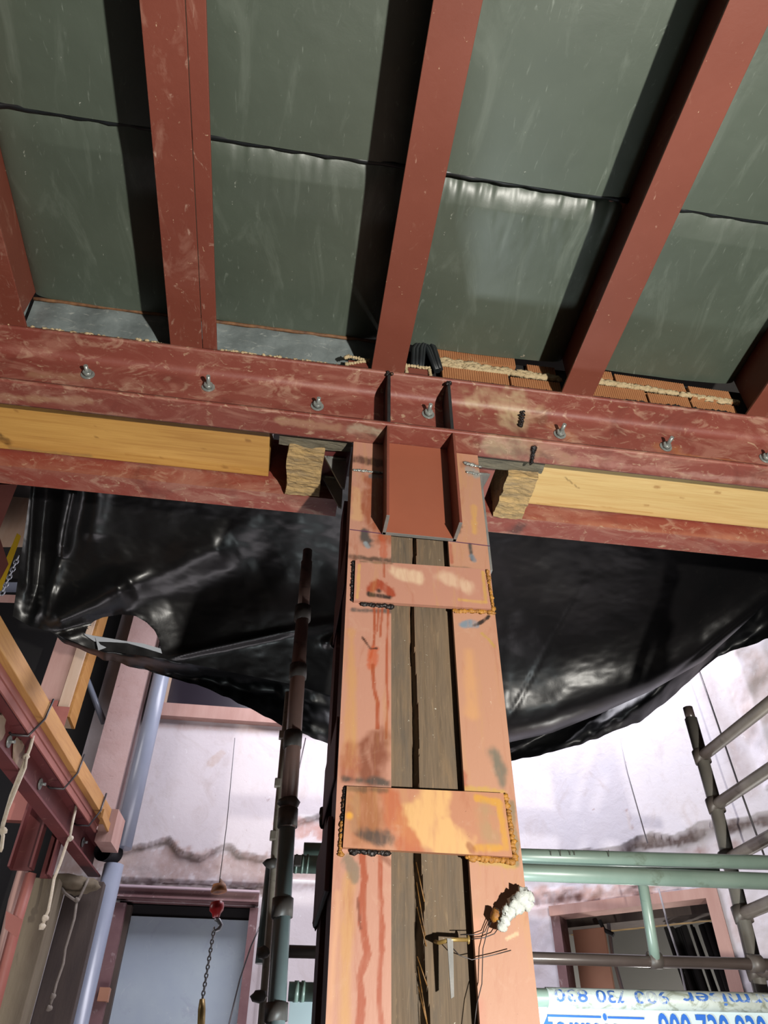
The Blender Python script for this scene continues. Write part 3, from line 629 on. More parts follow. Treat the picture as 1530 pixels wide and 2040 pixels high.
stR = [([c1(935, 935), c1(950, 945)], .022, (160, 164, 160), .9, .7, .7, 50), ([c1(925, 925), c1(960, 930)], .02, (150, 96, 80), .7, .8, .7, 50),
       ([c1(945, 1010), c1(945, 1060)], .012, (220, 170, 90), .7, .8, .4, 30), ([c1(915, 1050), c1(905, 1065)], .014, BK, .8, .8, .4, 50),
       ([c1(936, 1085), c1(940, 1115)], .008, SO, .95, .8, .4, 60), ([c1(940, 1108), c1(944, 1116)], .009, (120, 134, 146), .8, .6, .4, 60),
       ([c1(895, 1130), c1(970, 1140)], .010, (110, 96, 80), .7, .8, .5, 50), ([c1(897, 1085), c1(900, 1120)], .008, (176, 90, 66), .7, .7, .5, 50),
       ([c1(905, 1205), c1(980, 1216)], .012, (226, 176, 84), .9, .6, .7, 50),
       ([c1(925, 1246), c1(945, 1243)], .015, (128, 146, 160), .95, .6, .4, 40), ([c1(945, 1246), c1(962, 1238), c1(974, 1228)], .0055, BK, .95, .5, .6, 70),
       ([c1(960, 1262), c1(975, 1275), c1(985, 1288)], .004, (196, 158, 84), .9, .4, .7, 80),
       ([c1(935, 1300), c1(940, 1420)], .022, (222, 166, 110), .6, .9, .4, 10), ([c1(985, 1500), c1(1000, 1560)], .02, (110, 112, 98), .85, .9, .5, 30),
       ([c1(925, 1545), c1(925, 1565)], .012, (176, 92, 66), .8, .7, .4, 40), ([c1(930, 1572), c1(1000, 1580)], .012, (206, 166, 84), .8, .7, .6, 50),
       ([c1(930, 1702), c1(1020, 1722)], .016, (196, 160, 84), .95, .6, .6, 50), ([c1(1020, 1600), c1(1030, 1720)], .01, (130, 122, 92), .8, .7, .7, 50),
       ([c1(945, 1840), c1(955, 1880)], .02, (222, 158, 126), .7, .8, .3, 20), ([c1(955, 2000), c1(960, 2060)], .018, (200, 120, 100), .5, .8, .3, 20),
       ([c1(1010, 1870), c1(1030, 1860)], .004, (228, 200, 160), .8, .5, .6, 60)]
part('corner_plate', plategrid(XR0, XR1, YC, YC + .012, .02, 1.572), plate_m, column, strokes=stR, base=(200, 148, 120), label='right front plate with heat marks', fix=False)
# lower, out-of-view continuation plus side legs
mb = MB(); mb.box(XL0, XL1, YC, YC + .012, FZ, .02).box(XR0, XR1, YC, YC + .012, FZ, .02); part('corner_plate', mb, primer, column)
YB = 1.878
for x0, x1 in ((XL0, XL0 + .012), (XR1 - .012, XR1)):
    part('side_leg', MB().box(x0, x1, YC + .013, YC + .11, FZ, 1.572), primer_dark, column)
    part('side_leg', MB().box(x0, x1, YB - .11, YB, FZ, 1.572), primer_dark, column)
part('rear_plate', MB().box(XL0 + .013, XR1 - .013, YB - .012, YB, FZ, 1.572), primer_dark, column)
# side battens (left face shows in profile)
for pz in (1190, 1545, 1745):
    z = PY(660, pz, 1.7)[2]
    w_ = .012 if pz == 1745 else .005
    part('side_batten', MB().box(XL0 - w_, XL0 - .001, YC + .03, YB - .03, z - .07, z + .07), primer_dark, column, bevel=.003)
    part('weld_bead', MB().lump((XL0 - .004, YB - .03, z - .05), (.008, .010, .025), pz, .4), weld_d, column)
# grey steel edge plate beside the right front plate
part('edge_plate', MB().box(XR1 + .001, XR1 + .008, YC + .004, YC + .06, PY(985, 1135, YC)[2], PY(965, 945, YC)[2]), steel_cut, column, bevel=.001)
# timber core with its long drying split
x0, x1 = XL0 + .014, XR1 - .014
mb = plategrid(XL1 - .03, XR0 + .03, YC + .026, YB - .014, .02, 1.56, .0022)
v = np.array(mb.v)
cr = np.array([[c1(*p)[2], c1(*p)[0], w_] for p, w_ in (((829, 1060), .0042), ((829, 1120), .0044), ((824, 1210), .004), ((826, 1300), .0050), ((831, 1400), .006), ((832, 1470), .007), ((832, 1560), .0066),
              ((836, 1700), .0075), ((841, 1790), .0085), ((839, 1850), .008), ((843, 1930), .0085), ((850, 2000), .0095), ((852, 2060), .011))])
cr = cr[np.argsort(cr[:, 0])]
cx = np.interp(v[:, 2], cr[:, 0], cr[:, 1]) + .0012 * fbm(v * np.array([0, 0, 1.]), 40, 3); cw = np.interp(v[:, 2], cr[:, 0], cr[:, 2])
d = np.abs(v[:, 0] - cx) / cw; front = np.abs(v[:, 1] - (YC + .026)) < 1e-6
v[:, 1] += np.where(front & (d < 1), .035 * np.sqrt(np.clip(1 - d, 0, 1)), 0)
gx = v * np.array([1, 1, .08]); v[:, 1] += np.where(front, .0012 * fbm(gx, 60, 5), 0)
mb.v = [tuple(p) for p in v]
ck = [np.array([b, YC + .03, a]) for a, b, w_ in cr]
stC = [(ck, .010, (132, 78, 34), .85, .5, .3, 60), ([c1(842, 1200), c1(846, 1290), c1(848, 1380)], .0028, (40, 34, 34), .85, .5, .4, 60),
       ([c1(800, 1430), c1(810, 1560)], .03, (92, 92, 88), .6, .9, .4, 20), ([c1(890, 1520), c1(900, 1570)], .025, (96, 96, 92), .7, .9, .4, 30), ([c1(870, 1215), c1(895, 1225)], .02, (70, 74, 78), .7, .8, .4, 40),
       ([c1(790, 1720), c1(795, 1800)], .018, (92, 84, 76), .6, .9, .4, 30), ([c1(880, 1870), c1(885, 1960), c1(880, 2050)], .03, (148, 122, 90), .5, .9, .3, 20),
       ([c1(868, 1895), c1(868, 1940), c1(872, 1950), c1(880, 1900)], .003, (170, 122, 70), .6, .6, .3, 60)]
part('timber_core', mb, oldwood, column, strokes=stC, base=(130, 108, 84), label='split old timber inside the steel casing', fix=False)
part('timber_core', MB().box(x0, x1, YC + .09, YB - .014, FZ, 1.56).box(x0, x1, YC + .026, YC + .09, FZ, .02), darkboard, column)
# metal slivers along the split
mb = MB()
for k, (y0_, y1_) in enumerate(((1710, 1790), (1750, 1860), (1800, 1880), (1900, 1960), (1920, 2050), (1960, 2055))):
    a, b = c1(838 + k, y0_), c1(846 + k * 2, y1_); mb.tube([a + np.array([-.004, .028, 0]), b + np.array([.004, .024, 0])], .0012, 5)
part('splinters', mb, pine, column)
# battens
BY = YC - .012
def b1(x, y): return PY(x, y, BY)
def batten(corn, strokes, base, lab):
    TL, TR, BL, BR = [b1(*c) for c in corn]; nu, nv = 110, 40
    U_, V_ = np.meshgrid(np.linspace(0, 1, nu), np.linspace(0, 1, nv), indexing='ij'); U_ = U_.ravel()[:, None]; V_ = V_.ravel()[:, None]
    P = (TL * (1 - U_) + TR * U_) * (1 - V_) + (BL * (1 - U_) + BR * U_) * V_
    mb = MB().add(P, [(i * nv + j, (i + 1) * nv + j, (i + 1) * nv + j + 1, i * nv + j + 1) for i in range(nu - 1) for j in range(nv - 1)])
    D = np.array([0, .0115, 0]); q = [TL, TR, BR, BL]
    mb.add(q + [p + D for p in q], [(0, 1, 5, 4), (1, 2, 6, 5), (2, 3, 7, 6), (3, 0, 4, 7), (4, 5, 6, 7)])
    return part('batten_plate', mb, plate_m, column, strokes=strokes, base=base, label=lab, fix=False)
s1_ = [([b1(790, 1140), b1(830, 1150)], .026, (236, 206, 172), .8, .7, .5, 25), ([b1(885, 1150), b1(930, 1170)], .028, (232, 200, 168), .7, .8, .5, 25),
       ([b1(765, 1120), b1(765, 1150)], .0028, RU, .8, .5, .3, 60), ([b1(738, 1172), b1(755, 1160), b1(778, 1180)], .017, (166, 66, 36), .95, .5, .35, 40),
       ([b1(735, 1184), b1(775, 1190)], .010, BK, .95, .7, .5, 60), ([b1(755, 1176)], .009, BK, .9, .8, .5, 60),
       ([b1(716, 1125), b1(712, 1190)], .005, (214, 170, 100), .8, .6, .5, 60), ([b1(962, 1140), b1(968, 1200)], .006, (214, 170, 92), .85, .6, .5, 60), ([b1(915, 1195), b1(970, 1200)], .006, (216, 172, 92), .8, .6, .6, 60),
       ([b1(718, 1118), b1(780, 1122)], .006, (110, 92, 70), .7, .7, .5, 60)]
bt1 = batten([(708, 1116), (966, 1134), (705, 1196), (979, 1213)], s1_, (198, 142, 120), 'upper batten plate with a black weld scorch')
s2_ = [([b1(860, 1600), b1(840, 1640), b1(900, 1680)], .05, (232, 184, 122), .9, .4, .5, 18), ([b1(720, 1600), b1(730, 1660)], .045, (158, 96, 52), .85, .7, .4, 20),
       ([b1(780, 1590), b1(790, 1660), b1(820, 1690)], .030, (190, 100, 60), .8, .5, .5, 22), ([b1(720, 1660), b1(770, 1672)], .020, (60, 56, 52), .85, .8, .5, 50), ([b1(710, 1590), b1(705, 1650)], .012, (176, 130, 96), .7, .8, .4, 40),
       ([b1(950, 1590), b1(995, 1600), b1(1008, 1690), b1(950, 1690)], .010, (214, 156, 60), .95, .6, .5, 50), ([b1(965, 1620), b1(975, 1665)], .03, (176, 146, 106), .7, .8, .4, 30),
       ([b1(690, 1570), b1(770, 1574)], .010, (92, 70, 48), .7, .8, .5, 50), ([b1(696, 1625)], .01, (236, 170, 50), .9, .7, .4, 50), ([b1(935, 1685), b1(940, 1692)], .01, (150, 80, 40), .7, .7, .5, 50)]
bt2 = batten([(691, 1566), (1003, 1580), (683, 1688), (1021, 1707)], s2_, (196, 136, 104), 'lower batten plate with yellow and brown rust patches')
def bead(parent, pts, r, m, seed, name='weld_bead', lab=None, dens=1.0):
    mb = MB()
    for a, b in zip(pts[:-1], pts[1:]):
        n = max(2, int(np.linalg.norm(b - a) / (r * .6) * dens))
        for k in range(n):
            q = a + (b - a) * k / n + np.array([random.uniform(-1, 1), random.uniform(-.5, .2), random.uniform(-1, 1)]) * r * .3
            rr = r * random.uniform(.55, 1.2); mb.lump(q, (rr * random.uniform(.8, 1.5), rr * .7, rr), seed + k, .5, 8)
    return part(name, mb, m, parent, label=lab)
def k1(x, y): return PY(x, y, YC - .003)
bead(bt1, [k1(704, 1118), k1(701, 1198)], .0035, weld_d, 1); bead(bt1, [k1(720, 1203), k1(782, 1208)], .0065, weld_d, 30, lab='glossy black weld')
bead(bt1, [k1(905, 1216), k1(984, 1220)], .0055, weld_o, 60, lab='yellow rusty weld'); bead(bt1, [k1(971, 1138), k1(984, 1218)], .0040, weld_o, 90)
bead(bt2, [k1(687, 1568), k1(680, 1690)], .0035, weld_d, 120); bead(bt2, [k1(700, 1696), k1(778, 1700)], .0060, weld_d, 140); bead(bt2, [k1(681, 1640), k1(678, 1706)], .0042, weld_o, 160)
bead(bt2, [k1(932, 1708), k1(1026, 1716)], .0062, weld_o, 180, lab='yellow rusty weld'); bead(bt2, [k1(1008, 1584), k1(1027, 1714)], .0052, weld_o, 210)
# welds at the head of the column
bead(column, [f1(703, 888) + np.array([0, 0, -.002]), f1(752, 896)], .004, zinc, 300, lab='bright weld at the column head'); bead(column, [k1(705, 936), k1(765, 942)], .004, zinc, 330)
bead(column, [k1(925, 922), k1(958, 930)], .0055, zinc, 350); bead(column, [k1(930, 940), k1(955, 945)], .004, zinc, 360)
# purple marker line
for a, b in (((697, 1055), (765, 1064)), ((893, 1078), (976, 1088))):
    p, q = c1(*a), c1(*b); part('marker_line', MB().hexa([p + [0, -.0012, -.001], q + [0, -.0012, -.001], q + [0, .0, -.001], p + [0, 0, -.001]], [p + [0, -.0012, .001], q + [0, -.0012, .001], q + [0, 0, .001], p + [0, 0, .001]]), purple, column)
# gusset plates joining the column head to the beams
for s_, xg in ((-1, XL0), (1, XR1)):
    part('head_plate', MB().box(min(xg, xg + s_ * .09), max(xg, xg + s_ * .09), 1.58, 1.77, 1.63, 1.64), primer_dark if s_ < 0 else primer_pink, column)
    for yy in (1.63, 1.72):
        a = xg + s_ * .01
        part('gusset_plate', MB().hexa([(a, yy, 1.50), (a, yy + .008, 1.50), (a, yy + .008, 1.63), (a, yy, 1.63)],
                                       [(a + s_ * .01, yy, 1.505), (a + s_ * .01, yy + .008, 1.505), (a + s_ * .07, yy + .008, 1.63), (a + s_ * .07, yy, 1.63)]), steel_cut, column)
        part('gusset_weld', MB().tube([(a, yy, 1.622), (a + s_ * .06, yy, 1.625)], .005, 8), zinc, column)

# bracket welded to the front of the column
t = thing('steel_bracket', (.31, YC - .04, 1.23), 'short upright red channel bracket welded on the column just below the beam', 'bracket')
bx0, bx1, bz0, bz1 = .208, .410, 1.228, 1.572
bt = YT
part('web', MB().box(bx0 + .008, bx1 - .008, YC - .010, YC - .001, bz0, bz1), mat('bracket_primer', (166, 94, 68), (158, 88, 64), 4, rough=.5, bump=.0004, bs=50, dirt=[((190, 140, 110), 20, .66, .74, (1, 1, 1), .5, 1), ((40, 26, 24), 13, .72, .76, (1, 1, 1), .8, 1)]), t)
part('flange', MB().prism([(0, 0), (.0105, 0), (.0075, YT - YC + .001), (0, YT - YC + .001)], (bx0, YC - .001, bz0), (bx0, YC - .001, bz1), (1, 0, 0), (0, 1, 0)), primer_joist, t, bevel=.0015)
part('flange', MB().prism([(0, 0), (-.0105, 0), (-.0075, YT - YC + .001), (0, YT - YC + .001)], (bx1, YC - .001, bz0), (bx1, YC - .001, bz1), (1, 0, 0), (0, 1, 0)), primer_joist, t, bevel=.0015)
part('cut_edge', MB().box(bx0 + .001, bx1 - .001, YC - .0105, YC - .0005, bz0 - .0015, bz0 + .0005).box(bx0, bx0 + .009, YT, YC - .002, bz0 - .0015, bz0 + .0005).box(bx1 - .009, bx1, YT, YC - .002, bz0 - .0015, bz0 + .0005), steel_cut, t, label='bare grey flame-cut end')

# ------------------------------------------------------------------ brickwork and mortar above the beam
YBK = 1.462
def k2(x, y): return PY(x, y, YBK)
br = thing('brick_infill', (.9, YBK + .04, 1.83), 'ribbed orange clay brick infill with pale mortar above the beam, right of the middle joist', 'brickwork')
def brick(x0, x1, z0, z1, dy=0, tilt=0):
    n = max(3, int((x1 - x0) / .0075)); pr = []
    for i in range(n):
        a = x0 + (x1 - x0) * i / n; w_ = (x1 - x0) / n
        pr += [(a, YBK + dy + .0025), (a + w_ * .25, YBK + dy), (a + w_ * .7, YBK + dy), (a + w_ * .95, YBK + dy + .0025)]
    pr += [(x1, YBK + dy + .05), (x0, YBK + dy + .05)]
    mb = MB().prism(pr, (0, 0, z0), (0, 0, z1), (1, 0, 0), (0, 1, 0))
    mb.v = [(x, y, z - tilt * (x - x0)) for x, y, z in mb.v]
    part('brick', mb, brick_m, br)
brick(.375, .655, 1.985, 2.03); brick(.395, .62, 1.85, 1.93, -.004); brick(.628, .80, 1.85, 1.925, .0); brick(.70, .80, 1.95, 2.02, .012)
brick(.905, 1.0, 1.985, 2.02); brick(1.008, 1.26, 1.965, 2.012, 0, .03); brick(1.27, 1.42, 1.93, 1.99, -.004, .02); brick(.86, 1.10, 1.85, 1.94, 0); brick(1.108, 1.255, 1.85, 1.93, 0); brick(1.262, 1.42, 1.85, 1.915, 0)
mb = MB()
for k in range(190):
    u_ = random.random(); x = .375 + (.80 - .375) * u_; h_ = .022 * (1 - .8 * u_)
    rr = random.uniform(.006, .013); mb.lump((x, YBK + .001, 1.957 - .012 * u_ + random.uniform(-1, 1) * h_), (rr * 1.5, .010, rr * .8), k, .5, 8)
part('mortar', mb, mortar, br); mb = MB()
for k in range(170):
    u_ = random.random(); x = .885 + (1.44 - .885) * u_
    rr = random.uniform(.005, .010); mb.lump((x, YBK + .001, 1.962 - .028 * u_ + random.uniform(-.006, .006)), (rr * 1.7, .009, rr), k + 90, .5, 8)
part('mortar', mb, mortar, br)
mb = MB()
for k in range(50):
    a = .36 + .32 * k / 49; mb.lump((a, 1.448, 2.032), (.010, .008, .006 * random.uniform(.5, 1.4)), k + 200, .5, 8)
part('mortar', mb, mortar_g, br)
part('backing', MB().box(.27, 1.55, YBK + .035, YBK + .06, 1.826, 2.04), voidm, br)
# ragged mortar along the beam's top edge, left side
for (x0, x1), lb_ in (((-1.05, -.47), 'left of the split joist'), ((-.31, .07), 'right of the split joist')):
    mb = MB(); n = int((x1 - x0) / .007)
    for k in range(n):
        mb.lump((x0 + (x1 - x0) * k / n, 1.425 + random.uniform(-.003, .008), ZT + .002), (.008, .008, .004 * random.uniform(.4, 1.7)), k + 300, .5, 8)
    solo('mortar_squeeze', mb, mortar, 'crumbly pale mortar on the beam\'s top edge, ' + lb_, 'mortar')
for nm, (x0, x1), lb in (('a', (.085, .150), 'small red steel block left of the foot of the middle joist'), ('b', (.272, .345), 'small red steel block right of the foot of the middle joist')):
    t = thing('spacer_block', ((x0 + x1) / 2, 1.45, ZT), lb, 'block', 'red spacer blocks')
    part('block', MB().box(x0, x1, 1.432, 1.49, ZT + .001, ZT + .045), primer, t, bevel=.002)
    mb = MB()
    pth = [(x0, ZT + .004), (x0 - .002, ZT + .05), (x1, ZT + .05), (x1 + .004, ZT + .01)] if nm == 'b' else [(x0 - .01, ZT + .05), (x0, ZT + .06), (x1, ZT + .05), (x0 - .004, ZT + .02), (x0 - .004, ZT)]
    for (ax, az), (bx_, bz_) in zip(pth[:-1], pth[1:]):
        for k in range(9):
            mb.lump((ax + (bx_ - ax) * k / 8, 1.430, az + (bz_ - az) * k / 8), (.006, .007, .0055 * random.uniform(.7, 1.5)), k, .5, 8)
    part('mortar_edge', mb, mortar, t)
mb = MB()
a, b = k2(835, 690), k2(870, 745)
for k, (off, r_) in enumerate(((0, .010), (.012, .008), (-.010, .009), (.02, .006))):
    pts = [k2(828 + off * 600, 742), k2(830 + off * 700, 700), k2(842 + off * 500, 678), k2(856 + off * 500, 700), k2(872 + off * 300, 742)]
    mb.tube([p + np.array([0, -.006 - .006 * (k % 2), 0]) for p in pts], r_, 8)
solo('rubber_hose', mb, rubber, 'crumpled black rubber hose tucked beside the foot of the middle joist', 'hose')
for x0, x1, lb_ in ((905, 1110, 'left of the right-hand joist'), (1195, 1460, 'right of the right-hand joist')):
    n = 40; mb = MB()
    for k in range(n):
        p = PZ(x0 + (x1 - x0) * k / n, 758 + (x0 + (x1 - x0) * k / n - 905) * .115, ZT + .006); mb.lump(p + [0, .01, 0], (.013, .012, .008 * random.uniform(.5, 1.6)), k, .4, 8)
    solo('black_sealing_strip', mb, rubber, 'crumpled black sealing strip under the brick infill, ' + lb_, 'sealing strip')

# ------------------------------------------------------------------ black sheet hanging behind the beam
def slopeprof(xb_, xt_, yt_, yb_, k, nv):
    # march along the sheet: m = dz/dY gives the local fall of the sheet
    v = np.linspace(0, 1, nv)
    if k > 0: m = np.interp(v, [0, .3, .60, .76, .83, .90, .96, 1.0], [-.15, -.22, -.45, -1.1, -1.9, -1.0, -.1, .26])
    else: m = np.interp(v, [0, .3, .6, 1.0], [-.3, -.5, -.9, -1.6])
    if 0 < k < 1: m = k * m + (1 - k) * np.interp(v, [0, .3, .6, 1.0], [-.3, -.5, -.9, -1.6])
    rr = np.array([(lambda d: d[2] / d[1])(ray(xt_ + (xb_ - xt_) * t, yt_ + (yb_ - yt_) * t)) for t in v])
    Y = np.zeros(nv); Y[0] = 2.35
    for i in range(1, nv):
        dr = rr[i] - rr[i - 1]; mm = (m[i] + m[i - 1]) / 2; Y[i] = Y[i - 1] - Y[i - 1] * dr / max((rr[i] + rr[i - 1]) / 2 - mm, .06)
    return Y
MAINB = [(25, 1228), (60, 1248), (100, 1258), (180, 1292), (327, 1312), (575, 1362), (661, 1386), (800, 1450), (1010, 1480), (1100, 1460), (1200, 1420), (1300, 1375), (1400, 1318), (1530, 1200), (1700, 1100)]
xb = np.array([p[0] for p in MAINB], float); yb = np.array([p[1] for p in MAINB], float)
HOLE = [(169, 1264), (175, 1248), (188, 1237), (205, 1230), (240, 1224), (270, 1227), (292, 1240), (308, 1256), (317, 1275), (320, 1294), (270, 1281), (215, 1270)]
def inpoly(x, y, P):
    c = False; j = len(P) - 1
    for i in range(len(P)):
        if (P[i][1] > y) != (P[j][1] > y) and x < (P[j][0] - P[i][0]) * (y - P[i][1]) / (P[j][1] - P[i][1]) + P[i][0]: c = not c
        j = i
    return c
RIDGE = [((68, 960), (58, 1200), 9, .05), ((95, 960), (60, 1225), 11, -.06), ((148, 960), (118, 1110), 10, .07), ((118, 1110), (80, 1245), 9, .035), ((200, 960), (178, 1080), 14, .03), ((100, 960), (95, 1200), 16, -.03),
         ((95, 1250), (260, 1160), 22, .08), ((210, 1180), (470, 1080), 24, .05), ((98, 1262), (250, 1218), 9, -.05), ((330, 1310), (590, 1255), 5, .035), ((590, 1255), (680, 1240), 8, .02),
         ((640, 1285), (700, 1262), 7, .03), ((1010, 1440), (1090, 1290), 2, .006), ((1090, 1290), (1200, 1105), 2, .004), ((300, 1225), (560, 1120), 40, -.03), ((1250, 1420), (1530, 1190), 3, -.012), ((1060, 1430), (1400, 1180), 26, .015)]
NU, NV = 300, 130
us = np.linspace(25, 1700, NU)
px = np.zeros((NU, NV)); py = np.zeros((NU, NV)); YY = np.zeros((NU, NV)); V01 = np.linspace(0, 1, NV)
for i, u in enumerate(us):
    yb_ = np.interp(u, xb, yb); xt = u + 48 * max(0, 1 - (u - 25) / 120.0); yt_ = 880 + .1 * xt
    px[i] = xt + (u - xt) * V01; py[i] = yt_ + (yb_ - yt_) * V01
    YY[i] = slopeprof(u, xt, yt_, yb_, float(np.clip((u - 600) / 250, 0, 1)), NV)
# snap grid points near the tear outline so the hole reads smooth
Q = np.stack([px.ravel(), py.ravel()], 1)
hp = np.array(HOLE + [HOLE[0]], float)
dd = np.full(len(Q), 1e9); near = Q.copy()
for a, b in zip(hp[:-1], hp[1:]):
    ab = b - a; t_ = np.clip((Q - a) @ ab / (ab @ ab), 0, 1); c_ = a + t_[:, None] * ab; d_ = np.linalg.norm(Q - c_, axis=1)
    m_ = d_ < dd; dd[m_] = d_[m_]; near[m_] = c_[m_]
inside = np.array([inpoly(a, b, HOLE) for a, b in Q])
sn = dd < 3.0; Q2 = Q.copy(); Q2[sn] = near[sn]
Yd = YY.ravel() + .11 * np.repeat(np.clip((us - 800) / 300, 0, 1), NV) * ((Q[:, 0] - 1085) / 300) ** 2
for (a, b, w_, am) in RIDGE:
    a = np.array(a, float); b = np.array(b, float); ab = b - a; t_ = np.clip((Q - a) @ ab / (ab @ ab), 0, 1)
    d_ = np.linalg.norm(Q - (a + t_[:, None] * ab), axis=1) / w_
    Yd -= .75 * am * np.exp(-(d_ / 1.5) ** 2) * np.clip(np.minimum(t_, 1 - t_) * 5 + .25, 0, 1)
Qn = np.stack([Q[:, 0] * .01, Q[:, 1] * .01, 0 * Q[:, 0]], 1)
Yd += .012 * fbm(Qn, .9, 4) + .003 * fbm(Qn * np.array([1, 1.7, 1]), 3.2, 8) + .0008 * fbm(Qn, 12, 9)
P = np.array([PY(a, b, yy) for (a, b), yy in zip(Q2, Yd)])
mb = MB(); mb.v = [tuple(p) for p in P]
for i in range(NU - 1):
    for j in range(NV - 1):
        ids = (i * NV + j, (i + 1) * NV + j, (i + 1) * NV + j + 1, i * NV + j + 1)
        if sum(1 for k in ids if inside[k] or sn[k]) == 4 and any(inside[k] for k in ids): continue
        mb.f.append(ids)
mb.sm = [True] * len(mb.f)
tarp = thing('black_plastic_sheet', (.4, 3.0, 1.5), 'large sagging black polythene sheet with a torn hole, hung behind the column', 'plastic sheet')
part('sheet', mb, blackp, tarp, fix=False)
HB = [(100, 1258), (130, 1282), (180, 1304), (250, 1326), (330, 1347), (420, 1374), (500, 1412), (561, 1447), (610, 1466), (656, 1484), (800, 1530), (1020, 1516), (1100, 1500), (1180, 1474), (1250, 1448), (1290, 1428), (1330, 1396), (1350, 1380), (1400, 1332), (1430, 1308), (1480, 1290), (1530, 1272), (1700, 1220)]
hx = np.array([p[0] for p in HB], float); hy = np.array([p[1] for p in HB], float)
def hem(u0, u1, nu, nv, topo, Y0, Y1, seed, jag=0):
    mb = MB(); uu = np.linspace(u0, u1, nu); vs = []
    for u in uu:
        t0 = topo(u); b0 = np.interp(u, hx, hy) + (jag * vnoise(np.array([[u * .06, 0, 0]]), 1, 5)[0] if jag else 0)
        for j in range(nv):
            v_ = j / (nv - 1); yy = np.interp(u, us, YY[:, -1]) + .11 * min(1, max(0, (u - 800) / 300)) * ((u - 1085) / 300) ** 2 + Y0 + (Y1 - Y0) * v_ + .05 * math.sin(v_ * 5 + u * .011) + .05 * float(fbm(np.array([[u * .012, v_ * 1.3, 0]]), 1.5, seed)[0])
            vs.append(PY(u, t0 + (b0 - t0) * v_, yy))
    mb.add(vs, [(i * nv + j, (i + 1) * nv + j, (i + 1) * nv + j + 1, i * nv + j + 1) for i in range(nu - 1) for j in range(nv - 1)], True); return mb
part('hem', hem(100, 1700, 400, 26, lambda u: np.interp(u, xb, yb) - np.interp(u, [1000, 1150], [10, 42]), .13, .26, 2, 4), blackhem, tarp, label='glossy dark lower hem of the sheet', fix=False)
mb = MB(); pts = [(167, 1262), (185, 1266), (215, 1271), (250, 1277), (285, 1282), (320, 1292)]
wid = [4, 12, 8, 4, 9, 10]
yq = [np.interp(a, us, YY[:, -8]) - .02 for a, b in pts]
top = [PY(a, b, q_) for (a, b), q_ in zip(pts, yq)]; bot = [PY(a + 3, b + w_, q_) for (a, b), w_, q_ in zip(pts, wid, yq)]
mb.add(top + bot, [(i, i + 1, i + 7, i + 6) for i in range(5)])
mb.add([PY(a, b, yq[1] - .01) for a, b in ((190, 1270), (200, 1284), (212, 1290), (196, 1296))], [(0, 1, 2, 3)])
part('torn_edge', mb, flapw, tarp, label='pale torn lip of the hole', fix=False)

# ------------------------------------------------------------------ scaffold
def clampb(parent, c, s_=.03): 
    return part('coupler', MB().box(c[0] - s_, c[0] + s_, c[1] - s_ * .9, c[1] + s_ * .9, c[2] - s_ * .7, c[2] + s_ * .7), clampm, parent, bevel=.006)
post = thing('scaffold_standard', (.04, 2.4, FZ), 'dark upright scaffold tube with collars just left of the column', 'scaffold tube')
def sp(y): return PY(np.interp(y, [1097, 1500, 2040], [613, 581, 549]), y, 2.4)
top = sp(1097); 
part('upper_tube', MB().tube([sp(1232), sp(1120), sp(1120), top], [.0225, .0225, .019, .019], 20), tube_d, post)
part('middle_tube', MB().tube([sp(1650), sp(1340), sp(1225)], [.027, .0265, .0235], 20), tube_d, post)
lowp = sp(2040); part('lower_tube', MB().tube([(lowp[0], 2.4, FZ), lowp, sp(1640)], .0255, 20), tube_t, post)
for y0, y1 in ((1210, 1236), (1326, 1352), (1459, 1490), (1612, 1648), (1790, 1828), (1998, 2035)):
    a, b = sp(y1), sp(y0); part('collar', MB().tube([a, a, b, b], [.029, .0315, .0315, .029], 20), clampm, post)
a = sp(1600); part('knuckle', MB().lump(a, (.037, .034, .022), 4, .12, 14), clampm, post)
p2 = [PY(574, 1380, 2.62), PY(551, 1640, 2.62), PY(535, 1860, 2.62), PY(521, 2040, 2.62)]; p2.append(p2[-1] * 0 + np.array([p2[-1][0], 2.62, FZ]))
pt = thing('scaffold_standard', (p2[-1][0], 2.62, FZ), 'thin pale upright scaffold tube immediately behind the dark collared one', 'scaffold tube')
part('tube', MB().tube(p2, .0115, 12), tube_w, pt)
for y in (1465, 1560, 1665):
    c = PY(np.interp(y, [1380, 1640, 1860], [572, 549, 533]), y, 2.61); part('lug', MB().box(c[0] - .016, c[0] + .006, c[1] - .012, c[1] + .012, c[2] - .015, c[2] + .015), tube_w, pt, bevel=.003)
for y in (1720, 1900, 1985):
    c = PY(np.interp(y, [1640, 1860, 2040], [545, 528, 512]), y, 2.6); part('wedge', MB().lump(c, (.026, .014, .018), y, .3, 8), clampm, pt)
part('lower_brace', MB().tube([PY(540, 1720, 2.66), PY(519, 1920, 2.66)], .017, 12), tube_t, pt)
